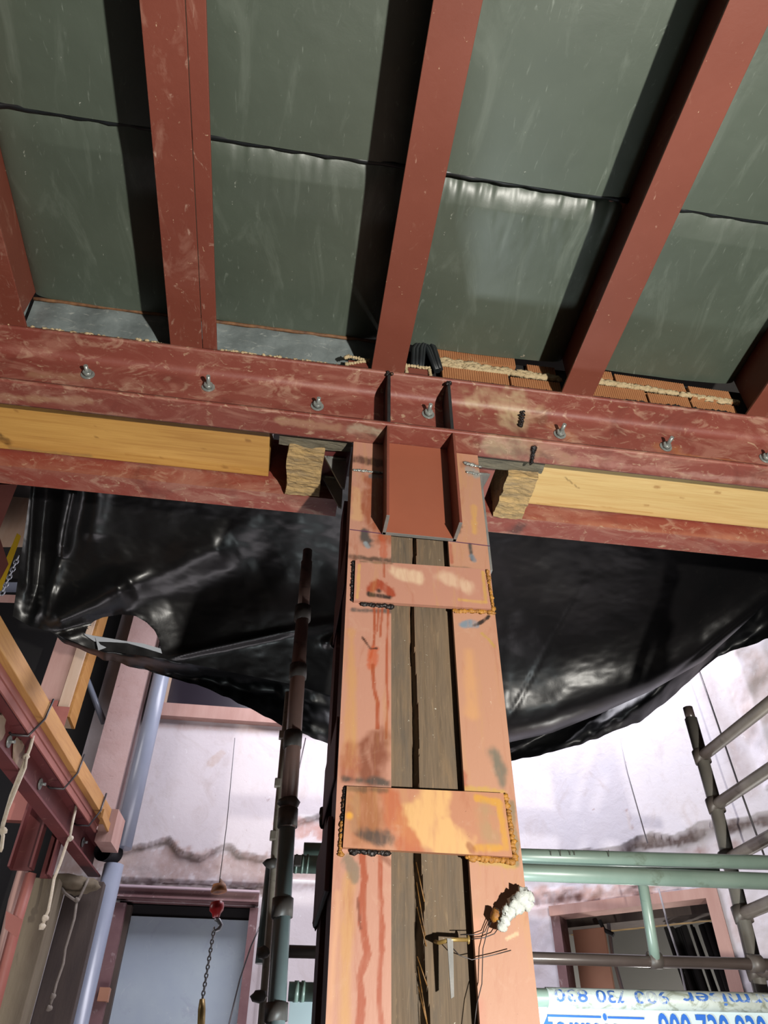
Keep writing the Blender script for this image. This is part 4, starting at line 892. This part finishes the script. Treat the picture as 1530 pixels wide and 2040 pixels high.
# guard rails
r2a, r2b = PY(585, 1721, 2.3), PY(1700, 1762, 2.3)
t = thing('guard_rail', (1, 2.3, .6), 'lower of the two pale green scaffold rails crossing behind the column', 'scaffold tube')
part('tube', MB().tube([r2a, r2b], .0245, 24), tube_g, t)
for y in (590, 602, 612): part('ridge', MB().ring(PY(y, 1721, 2.3), (1, 0, 0), .0262, .006), tube_g, t)
part('coupler', MB().box(r2a[0] - .0, r2a[0] + .02, 2.262, 2.275, r2a[2] - .014, r2a[2] + .014), clampm, t, bevel=.002)
a, b = PY(605, 1694, 2.38), PY(1700, 1723, 2.38)
t = thing('guard_rail', (1, 2.38, .66), 'upper of the two pale green scaffold rails crossing behind the column', 'scaffold tube')
part('tube', MB().tube([a, b], .0225, 24), tube_g, t)
for y, h_ in ((1097, 10), (1116, 12), (1135, 9), (1144, 9), (1212, 14)): part('pen_mark', MB().tube([PY(y, 1698 - h_ * .5 + 2, 2.352), PY(y + 1, 1698 + h_ * .6, 2.352)], .0012, 5), clampm, t)
a, b = PY(1100, 1722, 2.46), PY(1460, 1738, 2.46)
solo('guard_rail', MB().tube([PY(1045, 1722, 2.46), PY(1428, 1731, 2.46)], .018, 16), tube_g, 'short pale tube wedged between the two green scaffold rails', 'scaffold tube')
# dark ledger and small upright
t = thing('ledger_tube', (1, 2.5, .42), 'dark slender scaffold ledger crossing in front of the right doorway', 'scaffold tube')
part('tube', MB().tube([PY(560, 1895, 2.5), PY(1700, 1926, 2.5)], .0172, 20), tube_dk, t)
part('coupler', MB().ring(PY(1304, 1913, 2.5), (1, 0, 0), .024, .038), clampm, t)
part('coupler', MB().ring(PY(1504, 1920, 2.5), (1, 0, 0), .026, .04), clampm, t)
a, b = PY(1278, 1745, 2.38), PY(1305, 1908, 2.49)
solo('upright_strut', MB().tube([a, a + (b - a) * .8, b], [.0165, .0165, .0165], 18), tube_g, 'short pale green upright between the green rail and the dark ledger', 'scaffold tube')
# right-hand ladder frame
fr_ = thing('scaffold_ladder', (1.63, 2.2, FZ), 'scaffold ladder frame with rungs at the right edge', 'scaffold frame')
def lp(y): return PY(np.interp(y, [1410, 1600, 2040], [1370, 1424, 1532]), y, 2.6)
b = lp(2040); part('upright', MB().tube([(b[0], 2.6, FZ), b, lp(1820), lp(1600), lp(1432)], .0245, 20), tube_gr, fr_)
part('spigot', MB().tube([lp(1436), lp(1410)], .0195, 18), tube_dk, fr_)
part('upright', MB().tube([(b[0] + .02, 1.35, FZ), (b[0] + .02, 1.35, 1.4)], .0245, 20), tube_d, fr_)
for y in (1508, 1605, 1712, 1822, 1935):
    c = lp(y); part('rung', MB().tube([c, (c[0] + .012, 1.35, c[2] - .01)], .0215, 18), tube_w, fr_); part('collar', MB().ring(c, (0, .1, 1), .031, .05), clampm, fr_)

# banner and its lettering
bz = .288; bL = PY(577, 2003, 2.42)[0]
b_ = thing('advertising_banner', (1.1, 2.42, -.2), 'white banner with blue termiser lettering tied below the lowest rail', 'banner')
part('cloth', MB().box(bL, 2.2, 2.425, 2.43, -.25, PY(1300, 2011, 2.425)[2]), bannerw, b_)
def textmesh(body, size_w, height=None):
    cu = bpy.data.curves.new('t', 'FONT'); cu.body = body; cu.size = 1.0; cu.resolution_u = 4; cu.offset = 0.012
    o = bpy.data.objects.new('t', cu); col.objects.link(o); bpy.context.view_layer.update()
    me = bpy.data.meshes.new_from_object(o); bpy.data.objects.remove(o); bpy.data.curves.remove(cu)
    bm = bmesh.new(); bm.from_mesh(me); bpy.data.meshes.remove(me)
    bmesh.ops.triangulate(bm, faces=bm.faces)
    for _ in range(2): bmesh.ops.subdivide_edges(bm, edges=[e for e in bm.edges if e.calc_length() > .12], cuts=1, use_grid_fill=False); bmesh.ops.triangulate(bm, faces=bm.faces)
    v = np.array([tuple(x.co) for x in bm.verts]); f = [tuple(q.index for q in fc.verts) for fc in bm.faces]; bm.free()
    v[:, 0] -= v[:, 0].min(); s_ = size_w / v[:, 0].max(); v[:, 0] *= s_; hh = v[:, 1].max(); v[:, 1] *= (height / hh if height else s_); return v, f
def lettering(parent, body, p0, p1, height, m, ytop):
    v, f = textmesh(body, np.linalg.norm(p1 - p0), height); mb = MB()
    d = (p1 - p0) / np.linalg.norm(p1 - p0)
    pts = [p0 + d * a + np.array([0, -.0015 if parent is b_ else 0, b - height]) for a, b, _ in v]; mb.add(pts, f); return part('lettering', mb, m, parent, fix=False)
lettering(b_, 'termiser', PY(1078, 2014, 2.423), PY(1285, 2022, 2.423), .088, inkb, 0)
lettering(b_, '900', PY(1308, 2018, 2.423), PY(1372, 2020, 2.423), .085, inkb, 0)
lettering(b_, '730', PY(1384, 2020, 2.423), PY(1448, 2022, 2.423), .085, inkb, 0)
lettering(b_, '830', PY(1460, 2022, 2.423), PY(1522, 2024, 2.423), .085, inkb, 0)
mb = MB()
for x0, x1 in ((1090, 1197), (1211, 1283)):
    a, b = PY(x0, 2023 + (x0 - 1090) * .03, 2.423), PY(x1, 2023 + (x1 - 1090) * .03, 2.423); mb.box(a[0], b[0], 2.4215, 2.424, a[2] - .003, a[2] + .002)
part('lettering_bar', mb, inkb, b_)
rl = thing('guard_rail', (1, 2.4, .31), 'lowest scaffold rail wrapped in worn white banner cloth with upside-down blue print', 'scaffold tube')
ra, rb = PY(575, 1975, 2.42), PY(1700, 2002, 2.42)
part('tube', MB().tube([ra, rb], .0235, 24), tube_g, rl)
wa, wb_ = PY(1088, 1987, 2.42), PY(1700, 2002, 2.42)
part('cloth_wrap', MB().tube([wa, wb_], .0255, 32), bannerworn, rl, label='worn banner cloth wrapped round the rail')
def wraptext(body, xa_, xb_, h_):
    p0, p1 = PY(xa_, 1990, 2.42), PY(xb_, 1994, 2.42); v, f = textmesh(body, np.linalg.norm(p1 - p0), h_); mb = MB(); Ld = v[:, 0].max()
    yc = np.interp((xa_ + xb_) / 2, [575, 1700], [ra[2], rb[2]]); pts = []
    for a, b, _ in v:
        th = (b - h_ / 2) / .0258           # turned upside down around the tube
        x = p1[0] - a * (p1[0] - p0[0]) / Ld; zc = ra[2] + (rb[2] - ra[2]) * (x - ra[0]) / (rb[0] - ra[0])
        an = -.15 + th; pts.append((x, 2.42 - .0258 * math.cos(an), zc - .0258 * math.sin(an)))
    mb.add(pts, f); part('lettering', mb, inkworn, rl, fix=False)
wraptext('830', 1100, 1166, .034); wraptext('730', 1182, 1242, .034); wraptext('900', 1258, 1325, .034); wraptext('termiser', 1352, 1560, .034)
part('ridge', MB().ring(PY(590, 1975, 2.42), (1, 0, 0), .026, .012).ring(PY(603, 1975, 2.42), (1, 0, 0), .026, .01), tube_g, rl)

# ------------------------------------------------------------------ left side: second beam, pier, pipe, ropes
D = np.array([.0605, 1.0, 0]); DU = D / np.linalg.norm(D); n_ = np.array([1, -.0605, 0])
def lb(c, y, z): return np.array([c + .0605 * y, y, z])
def lbeam(name, pr, m, y0, y1, parent, **k):
    return part(name, MB().prism(pr, lb(0, y0, 0), lb(0, y1, 0), (1, 0, 0), (0, 0, 1)), m, parent, **k)
t = thing('left_channel_beam', lb(-1.45, 3.8, 1.27), 'dusty red steel channel beam running back along the left side', 'beam')
lbeam('channel', [(-1.47, 1.27), (-1.395, 1.27), (-1.395, 1.282), (-1.452, 1.29), (-1.46, 1.30), (-1.46, 1.44), (-1.395, 1.452), (-1.395, 1.462), (-1.47, 1.462)], primer_dark, 1.5, 5.3, t)
for y in (3.45, 3.98, 4.95):
    q = lb(-1.458, y, 1.38); bt = part('bolt', MB().tube([q, q + [.03, 0, 0]], .008, 8), zinc, t); part('washer', MB().tube([q, q + [.006, 0, 0]], .028, 14), zinc, bt)
for y in (3.62, 3.3):
    q = lb(-1.458, y, 1.38); part('plaster_patch', MB().lump(q, (.004, .12, .06), int(y * 10), .5, 14), mat('tan_patch', (186, 164, 140), (160, 130, 112), 10, rough=.8), t)
t = thing('angle_rail', lb(-1.38, 3.8, 1.43), 'flat pinkish steel strip tied between the left channel and its timber', 'steel strip')
lbeam('strip', [(-1.392, 1.462), (-1.374, 1.462), (-1.374, 1.498), (-1.392, 1.498)], primer_pink, 1.5, 4.9, t)
lbeam('lower_strip', [(-1.388, 1.425), (-1.380, 1.425), (-1.380, 1.461), (-1.388, 1.461)], primer_pink, 1.5, 4.9, t)
t = thing('timber_beam', lb(-1.37, 3.8, 1.5), 'yellow timber laid on the left steel channel and tied with rods', 'beam')
lbeam('beam', [(-1.45, 1.5), (-1.34, 1.5), (-1.34, 1.594), (-1.45, 1.594)], pine_l, 1.5, 4.98, t, bevel=.003)
solo('timber_block', MB().prism([(-1.40, 1.40), (-1.30, 1.40), (-1.30, 1.60), (-1.40, 1.60)], lb(0, 4.99, 0), lb(0, 5.22, 0), (1, 0, 0), (0, 0, 1)), pinkwood, 'pinkish end block closing the yellow timber against the far wall', 'block')
a = lb(-1.325, 4.72, 1.46)
solo('timber_wedge', MB().box(a[0], a[0] + .012, a[1], a[1] + .32, a[2], a[2] + .05), pine_l, 'small loose timber wedge nailed at the end of the yellow timber', 'wedge')
for k, (y, lbz) in enumerate(((3.45, 'nearest'), (4.12, 'middle'), (4.72, 'farthest'))):
    pts = [lb(-1.33, y + .02, 1.61), lb(-1.332, y, 1.5), lb(-1.37, y - .03, 1.40), lb(-1.44, y - .03, 1.40), lb(-1.455, y - .03, 1.41)]
    solo('clamp_rod', MB().tube(pts, .0055, 8), wire_m, 'dark bent clamp rod around the yellow timber, the %s of three' % lbz, 'rod', group='clamp rods')
# hidden support behind channel
solo('cross_beam', MB().box(-2.9, -1.62, 2.9, 3.1, 1.35, 1.55), primer_dark, 'dark red steel beam meeting the left channel from the left edge', 'beam')
# steel uprights below the beam
t = thing('steel_post', (-1.30, 4.62, FZ), 'purple-red steel post with open channel face below the left beam', 'post')
a, b = PY(104, 1640, 4.55), PY(60, 1724, 4.55)
part('channel', MB().box(-1.42, -1.30, 4.6, 4.612, 1.12, 1.48).box(-1.305, -1.293, 4.53, 4.6, 1.12, 1.48).box(-1.42, -1.408, 4.53, 4.6, 1.12, 1.48), primer_dark, t)
part('channel', MB().box(-1.27, -1.21, 4.66, 4.672, 1.10, 1.48).box(-1.215, -1.203, 4.58, 4.66, 1.10, 1.48), primer_dark, t)
part('stem', MB().tube([PY(62, 1740, 4.6), PY(35, 1830, 4.6), PY(-15, 2020, 4.6)], .03, 4), primer_pink, t)
part('gusset', MB().hexa([PY(12, 1815, 4.4), PY(45, 1832, 4.4), PY(33, 1868, 4.4), PY(10, 1850, 4.4)], [PY(12, 1815, 4.43), PY(45, 1832, 4.43), PY(33, 1868, 4.43), PY(10, 1850, 4.43)]), primer_pink, t)
solo('timber_prop', MB().tube([PY(76, 1625, 4.8), PY(58, 1690, 4.8), PY(30, 1790, 4.75), PY(0, 1930, 4.7), PY(-50, 2100, 4.7)], [.022, .03, .034, .036, .036], 4), pinkwood, 'slanting dusty timber prop at the lower left edge', 'prop')
a, b = PY(66, 1750, 4.9), PY(98, 1750, 4.9)
solo('concrete_pier', MB().box(PY(62, 1750, 4.9)[0], PY(100, 1756, 4.9)[0] + .05, 4.9, 5.1, FZ, PY(80, 1748, 4.9)[2]), concrete, 'tan stained concrete pier at the lower left below the red posts', 'pier', bevel=.006)
solo('dark_board', MB().box(PY(122, 1800, 5.1)[0], PY(196, 1800, 5.1)[0], 5.12, 5.2, FZ, PY(150, 1752, 5.1)[2]), darkboard, 'dark brown board standing behind the grey drain pipe', 'board', bevel=.004)
solo('rubble_lump', MB().lump(PY(150, 1765, 5.05), (.14, .06, .05), 9, .5, 20), concrete, 'lump of rubble on top of the dark board', 'rubble')
# plastered pier and timber post further up
struct('trim_1', MB().box(PY(206, 1450, 5.3)[0], PY(268, 1450, 5.3)[0], 5.3, 5.45, 1.45, 3.7), mat('pier_plaster', (222, 192, 188), (208, 172, 166), 5, rough=.85, bump=.004, bs=20, dirt=[((120, 92, 84), 14, .64, .72, (1, 1, 1), .6, 2)]))
t = thing('timber_post', (-1.4, 5.0, 1.8), 'wide dusty pink timber post above the yellow timber at left', 'post')
xa, xb_ = PY(97, 1320, 5.0)[0], PY(172, 1320, 5.0)[0]
part('post', MB().box(xa, xb_ - .10, 5.0, 5.2, 2.28, 3.7), pinkwood, t, bevel=.003)
part('edge_board', MB().box(xb_ - .095, xb_ - .02, 4.98, 5.2, 2.2, 3.7), paletimber, t, bevel=.003)
part('edge_strip', MB().box(xb_ - .019, xb_, 5.0, 5.2, 2.2, 3.7), pine_l, t)
t = thing('steel_shoe', (-1.4, 5.0, 2.0), 'red steel shoe bolted around the foot of the wide timber post', 'bracket')
part('plate', MB().box(xa - .1, xb_ - .10, 4.97, 4.985, 2.14, 2.30), primer_pink, t); part('plate', MB().box(xb_ - .12, xb_ + .0, 4.93, 4.945, 2.0, 2.24), primer_pink, t)
part('stem', MB().box(xb_ - .2, xb_ - .06, 4.99, 5.05, 1.5, 2.1), primer_pink, t)
for z in (2.14, 2.18): part('bolt', MB().tube([(xb_ - .13, 4.965, z), (xb_ - .13, 4.9, z)], .012, 8), zinc, t)
struct('wall_recess_back', MB().box(-3.4, -1.0, 6.2, 6.3, 1.2, 3.7), mat('mauve_dark_wall', (64, 54, 60), (46, 40, 48), 3, rough=.9))
mb = MB()
for k, (x, mm) in enumerate(((-1.50, 0), (-1.38, 0), (-1.28, 0), (-1.62, 0))):
    solo('red_iron_bar', MB().box(x - .02, x + .02, 6.0, 6.04, 1.4, 3.6), primer_dark, 'dim red iron bar in the dark recess behind the yellow timber, ' + ['second from left', 'third from left', 'rightmost of four', 'leftmost of four'][k], 'bar', group='dim red bars in the recess')
solo('grey_conduit', MB().tube([PY(166, 1335, 5.4), PY(207, 1440, 5.4)], .022, 10), pvc, 'slanting grey conduit in the dark gap beside the plastered pier', 'conduit')
# drain pipe
pp = lambda x, y: PY(x, y, 5.33)
t = thing('drain_pipe', (-.98, 5.33, FZ), 'pale grey plastic drain pipe running down the far wall corner', 'pipe')
X0 = pp(243, 1690)[0]; zj = pp(243, 1690)[2]
part('upper_pipe', MB().tube([(X0, 5.33, zj), (X0, 5.33, 3.6)], .062, 24), pvc, t)
part('lower_pipe', MB().tube([(X0 - .02, 5.30, FZ), (X0 - .02, 5.30, pp(220, 1725)[2])], .062, 24), pvc, t)
part('socket', MB().ring((X0, 5.33, zj + .06), (0, 0, 1), .068, .05), pvc, t); part('socket', MB().ring((X0 - .02, 5.30, pp(220, 1735)[2]), (0, 0, 1), .068, .07), mat('stained_pvc', (150, 142, 138), (120, 104, 96), 10, rough=.5), t)
part('pipe_clip', MB().ring((X0 - .02, 5.30, pp(170, 1918)[2]), (0, 0, 1), .0655, .02), zinc, t)
c = pp(218, 1697)
mb = MB(); ax = np.array([-.25, -1, -.25]); ax /= np.linalg.norm(ax); mb.tube([c + [.03, .05, 0], c + ax * .1], .058, 24, cap=False); mb.tube([c + ax * .1, c + ax * .02], [.058, .05], 24, cap=False); mb.tube([c + ax * .04, c + ax * .03], .052, 24)
part('open_branch', mb, voidm, t, label='black open branch of the pipe'); part('branch_rim', MB().tube([c + ax * .096, c + ax * .104], [.0585, .0585], 24, cap=False), steel_dark, t)
# ropes
def R(pts, Y, r, m, name, label, cat='rope', knots=()):
    P_ = [PY(a, b, Y) for a, b in pts]; mb = MB().tube(P_, r, 8)
    for k, q in enumerate(knots): mb.lump(PY(q[0], q[1], Y), (r * 2.2, r * 2, r * 2), k, .3, 10)
    solo(name, mb, m, label, cat)
RY1 = PN(66, 1466, n_, -1.385)[1]; RY2 = PN(141, 1670, n_, -1.385)[1]
R([(66, 1466), (60, 1490), (53, 1508), (40, 1540), (22, 1585), (6, 1640), (3, 1655), (6, 1665), (3, 1690), (0, 1697)], RY1, .008, rope_m, 'hanging_rope', 'doubled cream rope hanging at the left edge from the channel', knots=[(52, 1508), (6, 1655)])
R([(53, 1508), (50, 1530), (34, 1568), (16, 1612), (5, 1650)], RY1 - .01, .007, rope_m, 'hanging_rope', 'second strand of the cream rope at the left edge', knots=())
R([(152, 1605), (144, 1640), (139, 1668), (134, 1678), (120, 1720), (108, 1750), (102, 1785), (96, 1815), (90, 1828), (84, 1848)], RY2, .008, rope_m, 'hanging_rope', 'long cream rope knotted on the channel edge and hanging over the dark board', knots=[(141, 1670), (90, 1829), (84, 1846)])
R([(114, 1756), (130, 1780), (150, 1794), (158, 1790), (170, 1764), (176, 1750)], 5.0, .008, rope_g, 'slack_rope', 'grey rope slung in a loop above the dark board', knots=[(154, 1793)])
R([(153, 1795), (148, 1830), (136, 1870), (130, 1890), (126, 1920), (112, 1960), (106, 1985), (98, 2008)], 5.0, .008, rope_g, 'slack_rope', 'frayed grey rope end hanging down across the dark board', knots=[(106, 1985), (98, 2008)])
solo('sawn_timber', MB().hexa([PY(-60, 965, 4.3), PY(35, 965, 4.3), PY(-5, 1065, 4.3), PY(-100, 1065, 4.3)], [PY(-60, 965, 4.4), PY(35, 965, 4.4), PY(-5, 1065, 4.4), PY(-100, 1065, 4.4)]), primer_pink, 'reddish pink beam in the upper left corner beside the black sheet', 'beam')
solo('sawn_timber', MB().hexa([PY(45, 900, 4.5), PY(130, 900, 4.5), PY(50, 1090, 4.5), PY(-30, 1090, 4.5)], [PY(45, 900, 4.6), PY(130, 900, 4.6), PY(50, 1090, 4.6), PY(-30, 1090, 4.6)]), paletimber, 'pale pink timber between the black sheet and the left edge', 'timber')
solo('sawn_timber', MB().hexa([PY(-40, 1160, 4.9), PY(90, 1160, 4.9), PY(90, 1180, 4.9), PY(-40, 1180, 4.9)], [PY(-40, 1160, 5.0), PY(90, 1160, 5.0), PY(90, 1180, 5.0), PY(-40, 1180, 5.0)]), pvc, 'blue-grey board crossing behind the yellow spirit level', 'board')
solo('sawn_timber', MB().hexa([PY(-40, 1183, 4.8), PY(90, 1187, 4.8), PY(90, 1203, 4.8), PY(-40, 1199, 4.8)], [PY(-40, 1183, 4.9), PY(90, 1187, 4.9), PY(90, 1203, 4.9), PY(-40, 1199, 4.9)]), pinkwood, 'thin pink batten above the top end of the yellow timber', 'timber')
solo('steel_plate', MB().hexa([PY(-20, 1060, 3.6), PY(0, 1072, 3.6), PY(17, 1124, 3.6), PY(-2, 1160, 3.6)], [PY(-20, 1060, 3.63), PY(0, 1072, 3.63), PY(17, 1124, 3.63), PY(-2, 1160, 3.63)]), primer_pink, 'pointed red steel plate at the left edge next to the yellow bar', 'plate')
solo('yellow_bar', MB().hexa([PY(34, 1062, 3.9), PY(42, 1068, 3.9), PY(2, 1180, 3.9), PY(-8, 1160, 3.9)], [PY(34, 1062, 3.95), PY(42, 1068, 3.95), PY(2, 1180, 3.95), PY(-8, 1160, 3.95)]), yellowm, 'bright yellow bar at the upper left behind the black sheet edge', 'bar')
def chain(p0, p1, n, name, label, r=.0022, m=None, sag=0):
    L_ = np.linalg.norm(p1 - p0); t = thing(name, p1, label, 'chain'); dirn = (p1 - p0) / L_; ll = L_ / n * 1.25
    side = np.cross(dirn, [0, 1, 0]); side /= np.linalg.norm(side); dep = np.cross(dirn, side)
    for k in range(n):
        c_ = p0 + (p1 - p0) * (k + .5) / n; w_ = side if k % 2 else dep * .8 + side * .35; pts = []
        for q in range(13):
            an = 2 * math.pi * q / 12; pts.append(c_ + dirn * math.cos(an) * ll / 2 + w_ * math.sin(an) * ll * .32)
        part('link', MB().tube(pts, r, 6, cap=False), m or chainm, t)
    return t
chain(PY(37, 1108, 3.8), PY(3, 1185, 3.8), 10, 'hanging_chain', 'thin pale chain hanging alongside the yellow bar', .0045)
# hoist hook and chain
HY = 3.4
def h(x, y): return PY(x, y, HY)
t = thing('hoist_hook', h(428, 1850), 'red hoist hook block hanging on a wire in front of the blue door panel', 'hook')
part('wire', MB().tube([h(468, 1470), h(452, 1640), h(436, 1766)], .0018, 6), wire_l, t)
part('cap', MB().tube([h(437, 1762), h(437, 1762), h(436, 1776), h(436, 1778)], [.024, .026, .034, .030], 20), mat('rusty_cap', (188, 118, 66), None, rough=.6), t)
mb = MB(); 
for k in range(6): mb.ring(h(436 - .3 * k, 1780 + 2.6 * k), (0, 0, 1), .0075, .0025)
part('spring', mb, zinc, t)
part('housing', MB().tube([h(433, 1795), h(433, 1798), h(432, 1806), h(431, 1814), h(431, 1820), h(430, 1828)], [.014, .026, .029, .028, .018, .014], 20), redm, t)
pts = [h(429, 1830), h(436, 1834), h(440, 1843), h(436, 1851), h(429, 1854), h(424, 1850)]
part('hook', MB().tube(pts, [.009, .009, .009, .008, .006, .004], 10), chainm, t)
chain(h(427, 1848), h(403, 1992), 17, 'lifting_chain', 'galvanised chain hanging from the red hook block', .0028)
solo('sling_strap', MB().tube([h(403, 1990), h(402, 2010), h(400, 2060)], [.010, .014, .014], 4), brass, 'tan webbing sling at the bottom end of the lifting chain', 'strap')
R([(520, 1840), (500, 1885), (478, 1950), (455, 2045)], 4.6, .004, wire_m, 'loose_cable', 'thin dark cable hanging across the right side of the blue door', 'cable')
R([(609, 1470), (596, 1530), (590, 1560)], 5.47, .004, wire_m, 'loose_cable', 'thin cable on the far wall between the scaffold tube and the column', 'cable')
R([(1390, 1328), (1418, 1408), (1470, 1560), (1528, 1720)], 3.9, .0055, wire_m, 'loose_cable', 'dark cable running down the right-hand wall behind the ladder frame', 'cable')
R([(1232, 1462), (1250, 1540), (1290, 1680)], 4.3, .004, wire_l, 'loose_cable', 'pale cord hanging down the plastered wall right of the column', 'cable')
R([(1312, 1770), (1330, 1840), (1350, 1900), (1366, 1975)], 3.9, .005, wire_l, 'loose_cable', 'pale cord hanging through the right-hand doorway', 'cable')

# ------------------------------------------------------------------ small things fixed on the column
YT_ = YC + .024
t = thing('wall_anchor', PY(890, 1880, YT_), 'small brass pin holding a bent steel plate on the timber of the column', 'anchor')
a = PY(882, 1872, 1.49)
part('pin', MB().tube([PY(932, 1872, YC - .012), PY(900, 1872, YC - .022), PY(875, 1878, YC - .018), PY(867, 1876, YC + .02)], .0035, 10), brass, t)
part('pin_head', MB().lump(PY(933, 1872, YC - .012), (.003, .006, .008), 2, .1, 10), brass, t)
p0, p1, p2, p3 = [PY(x, y, YC - .022) for x, y in ((890, 1870), (902, 1870), (904, 1986), (898, 1990))]
q = [p + np.array([0, -.003, 0]) for p in (p0, p1, p2, p3)]; part('bent_plate', MB().hexa([p0, p1, p2, p3], q), steel_cut, t)
mb = MB()
for pts in ([(901, 1888), (915, 1903), (940, 1912), (985, 1902), (1018, 1893)], [(940, 1871), (965, 1868), (985, 1860), (1000, 1838)], [(918, 1862), (950, 1862), (966, 1856), (980, 1820)], [(985, 1822), (972, 1850), (962, 1890), (960, 1960), (950, 2000), (943, 2060)]):
    mb.tube([PY(a, b, YC - .012) for a, b in pts], .0009, 6)
solo('tie_wire', mb, wire_m, 'loose thin tie wires dangling from the white foam on the right plate', 'wire')
t = thing('foam_blob', PY(1010, 1850, YC), 'lump of white expanding foam stuck to the right plate of the column', 'foam')
mb = MB()
for k, (x, y, r_) in enumerate(((1052, 1786, .011), (1044, 1790, .016), (1034, 1795, .016), (1024, 1803, .014), (1020, 1813, .011), (1012, 1822, .011), (1006, 1834, .010), (1000, 1846, .009), (1047, 1800, .013), (1032, 1808, .012), (1010, 1812, .009), (996, 1840, .006))):
    mb.lump(PY(x, y, YC - .030 + .002 * (k % 3)), (r_, r_ * .9, r_), k + 3, .5, 14, 5)
part('foam', mb, foamm, t)
part('orange_tip', MB().lump(PY(987, 1822, YC - .022), (.010, .012, .013), 5, .3, 10), weld_o, t); part('rusty_stud', MB().tube([PY(990, 1826, YC), PY(990, 1816, YC - .03)], .006, 8), weld_d, t)
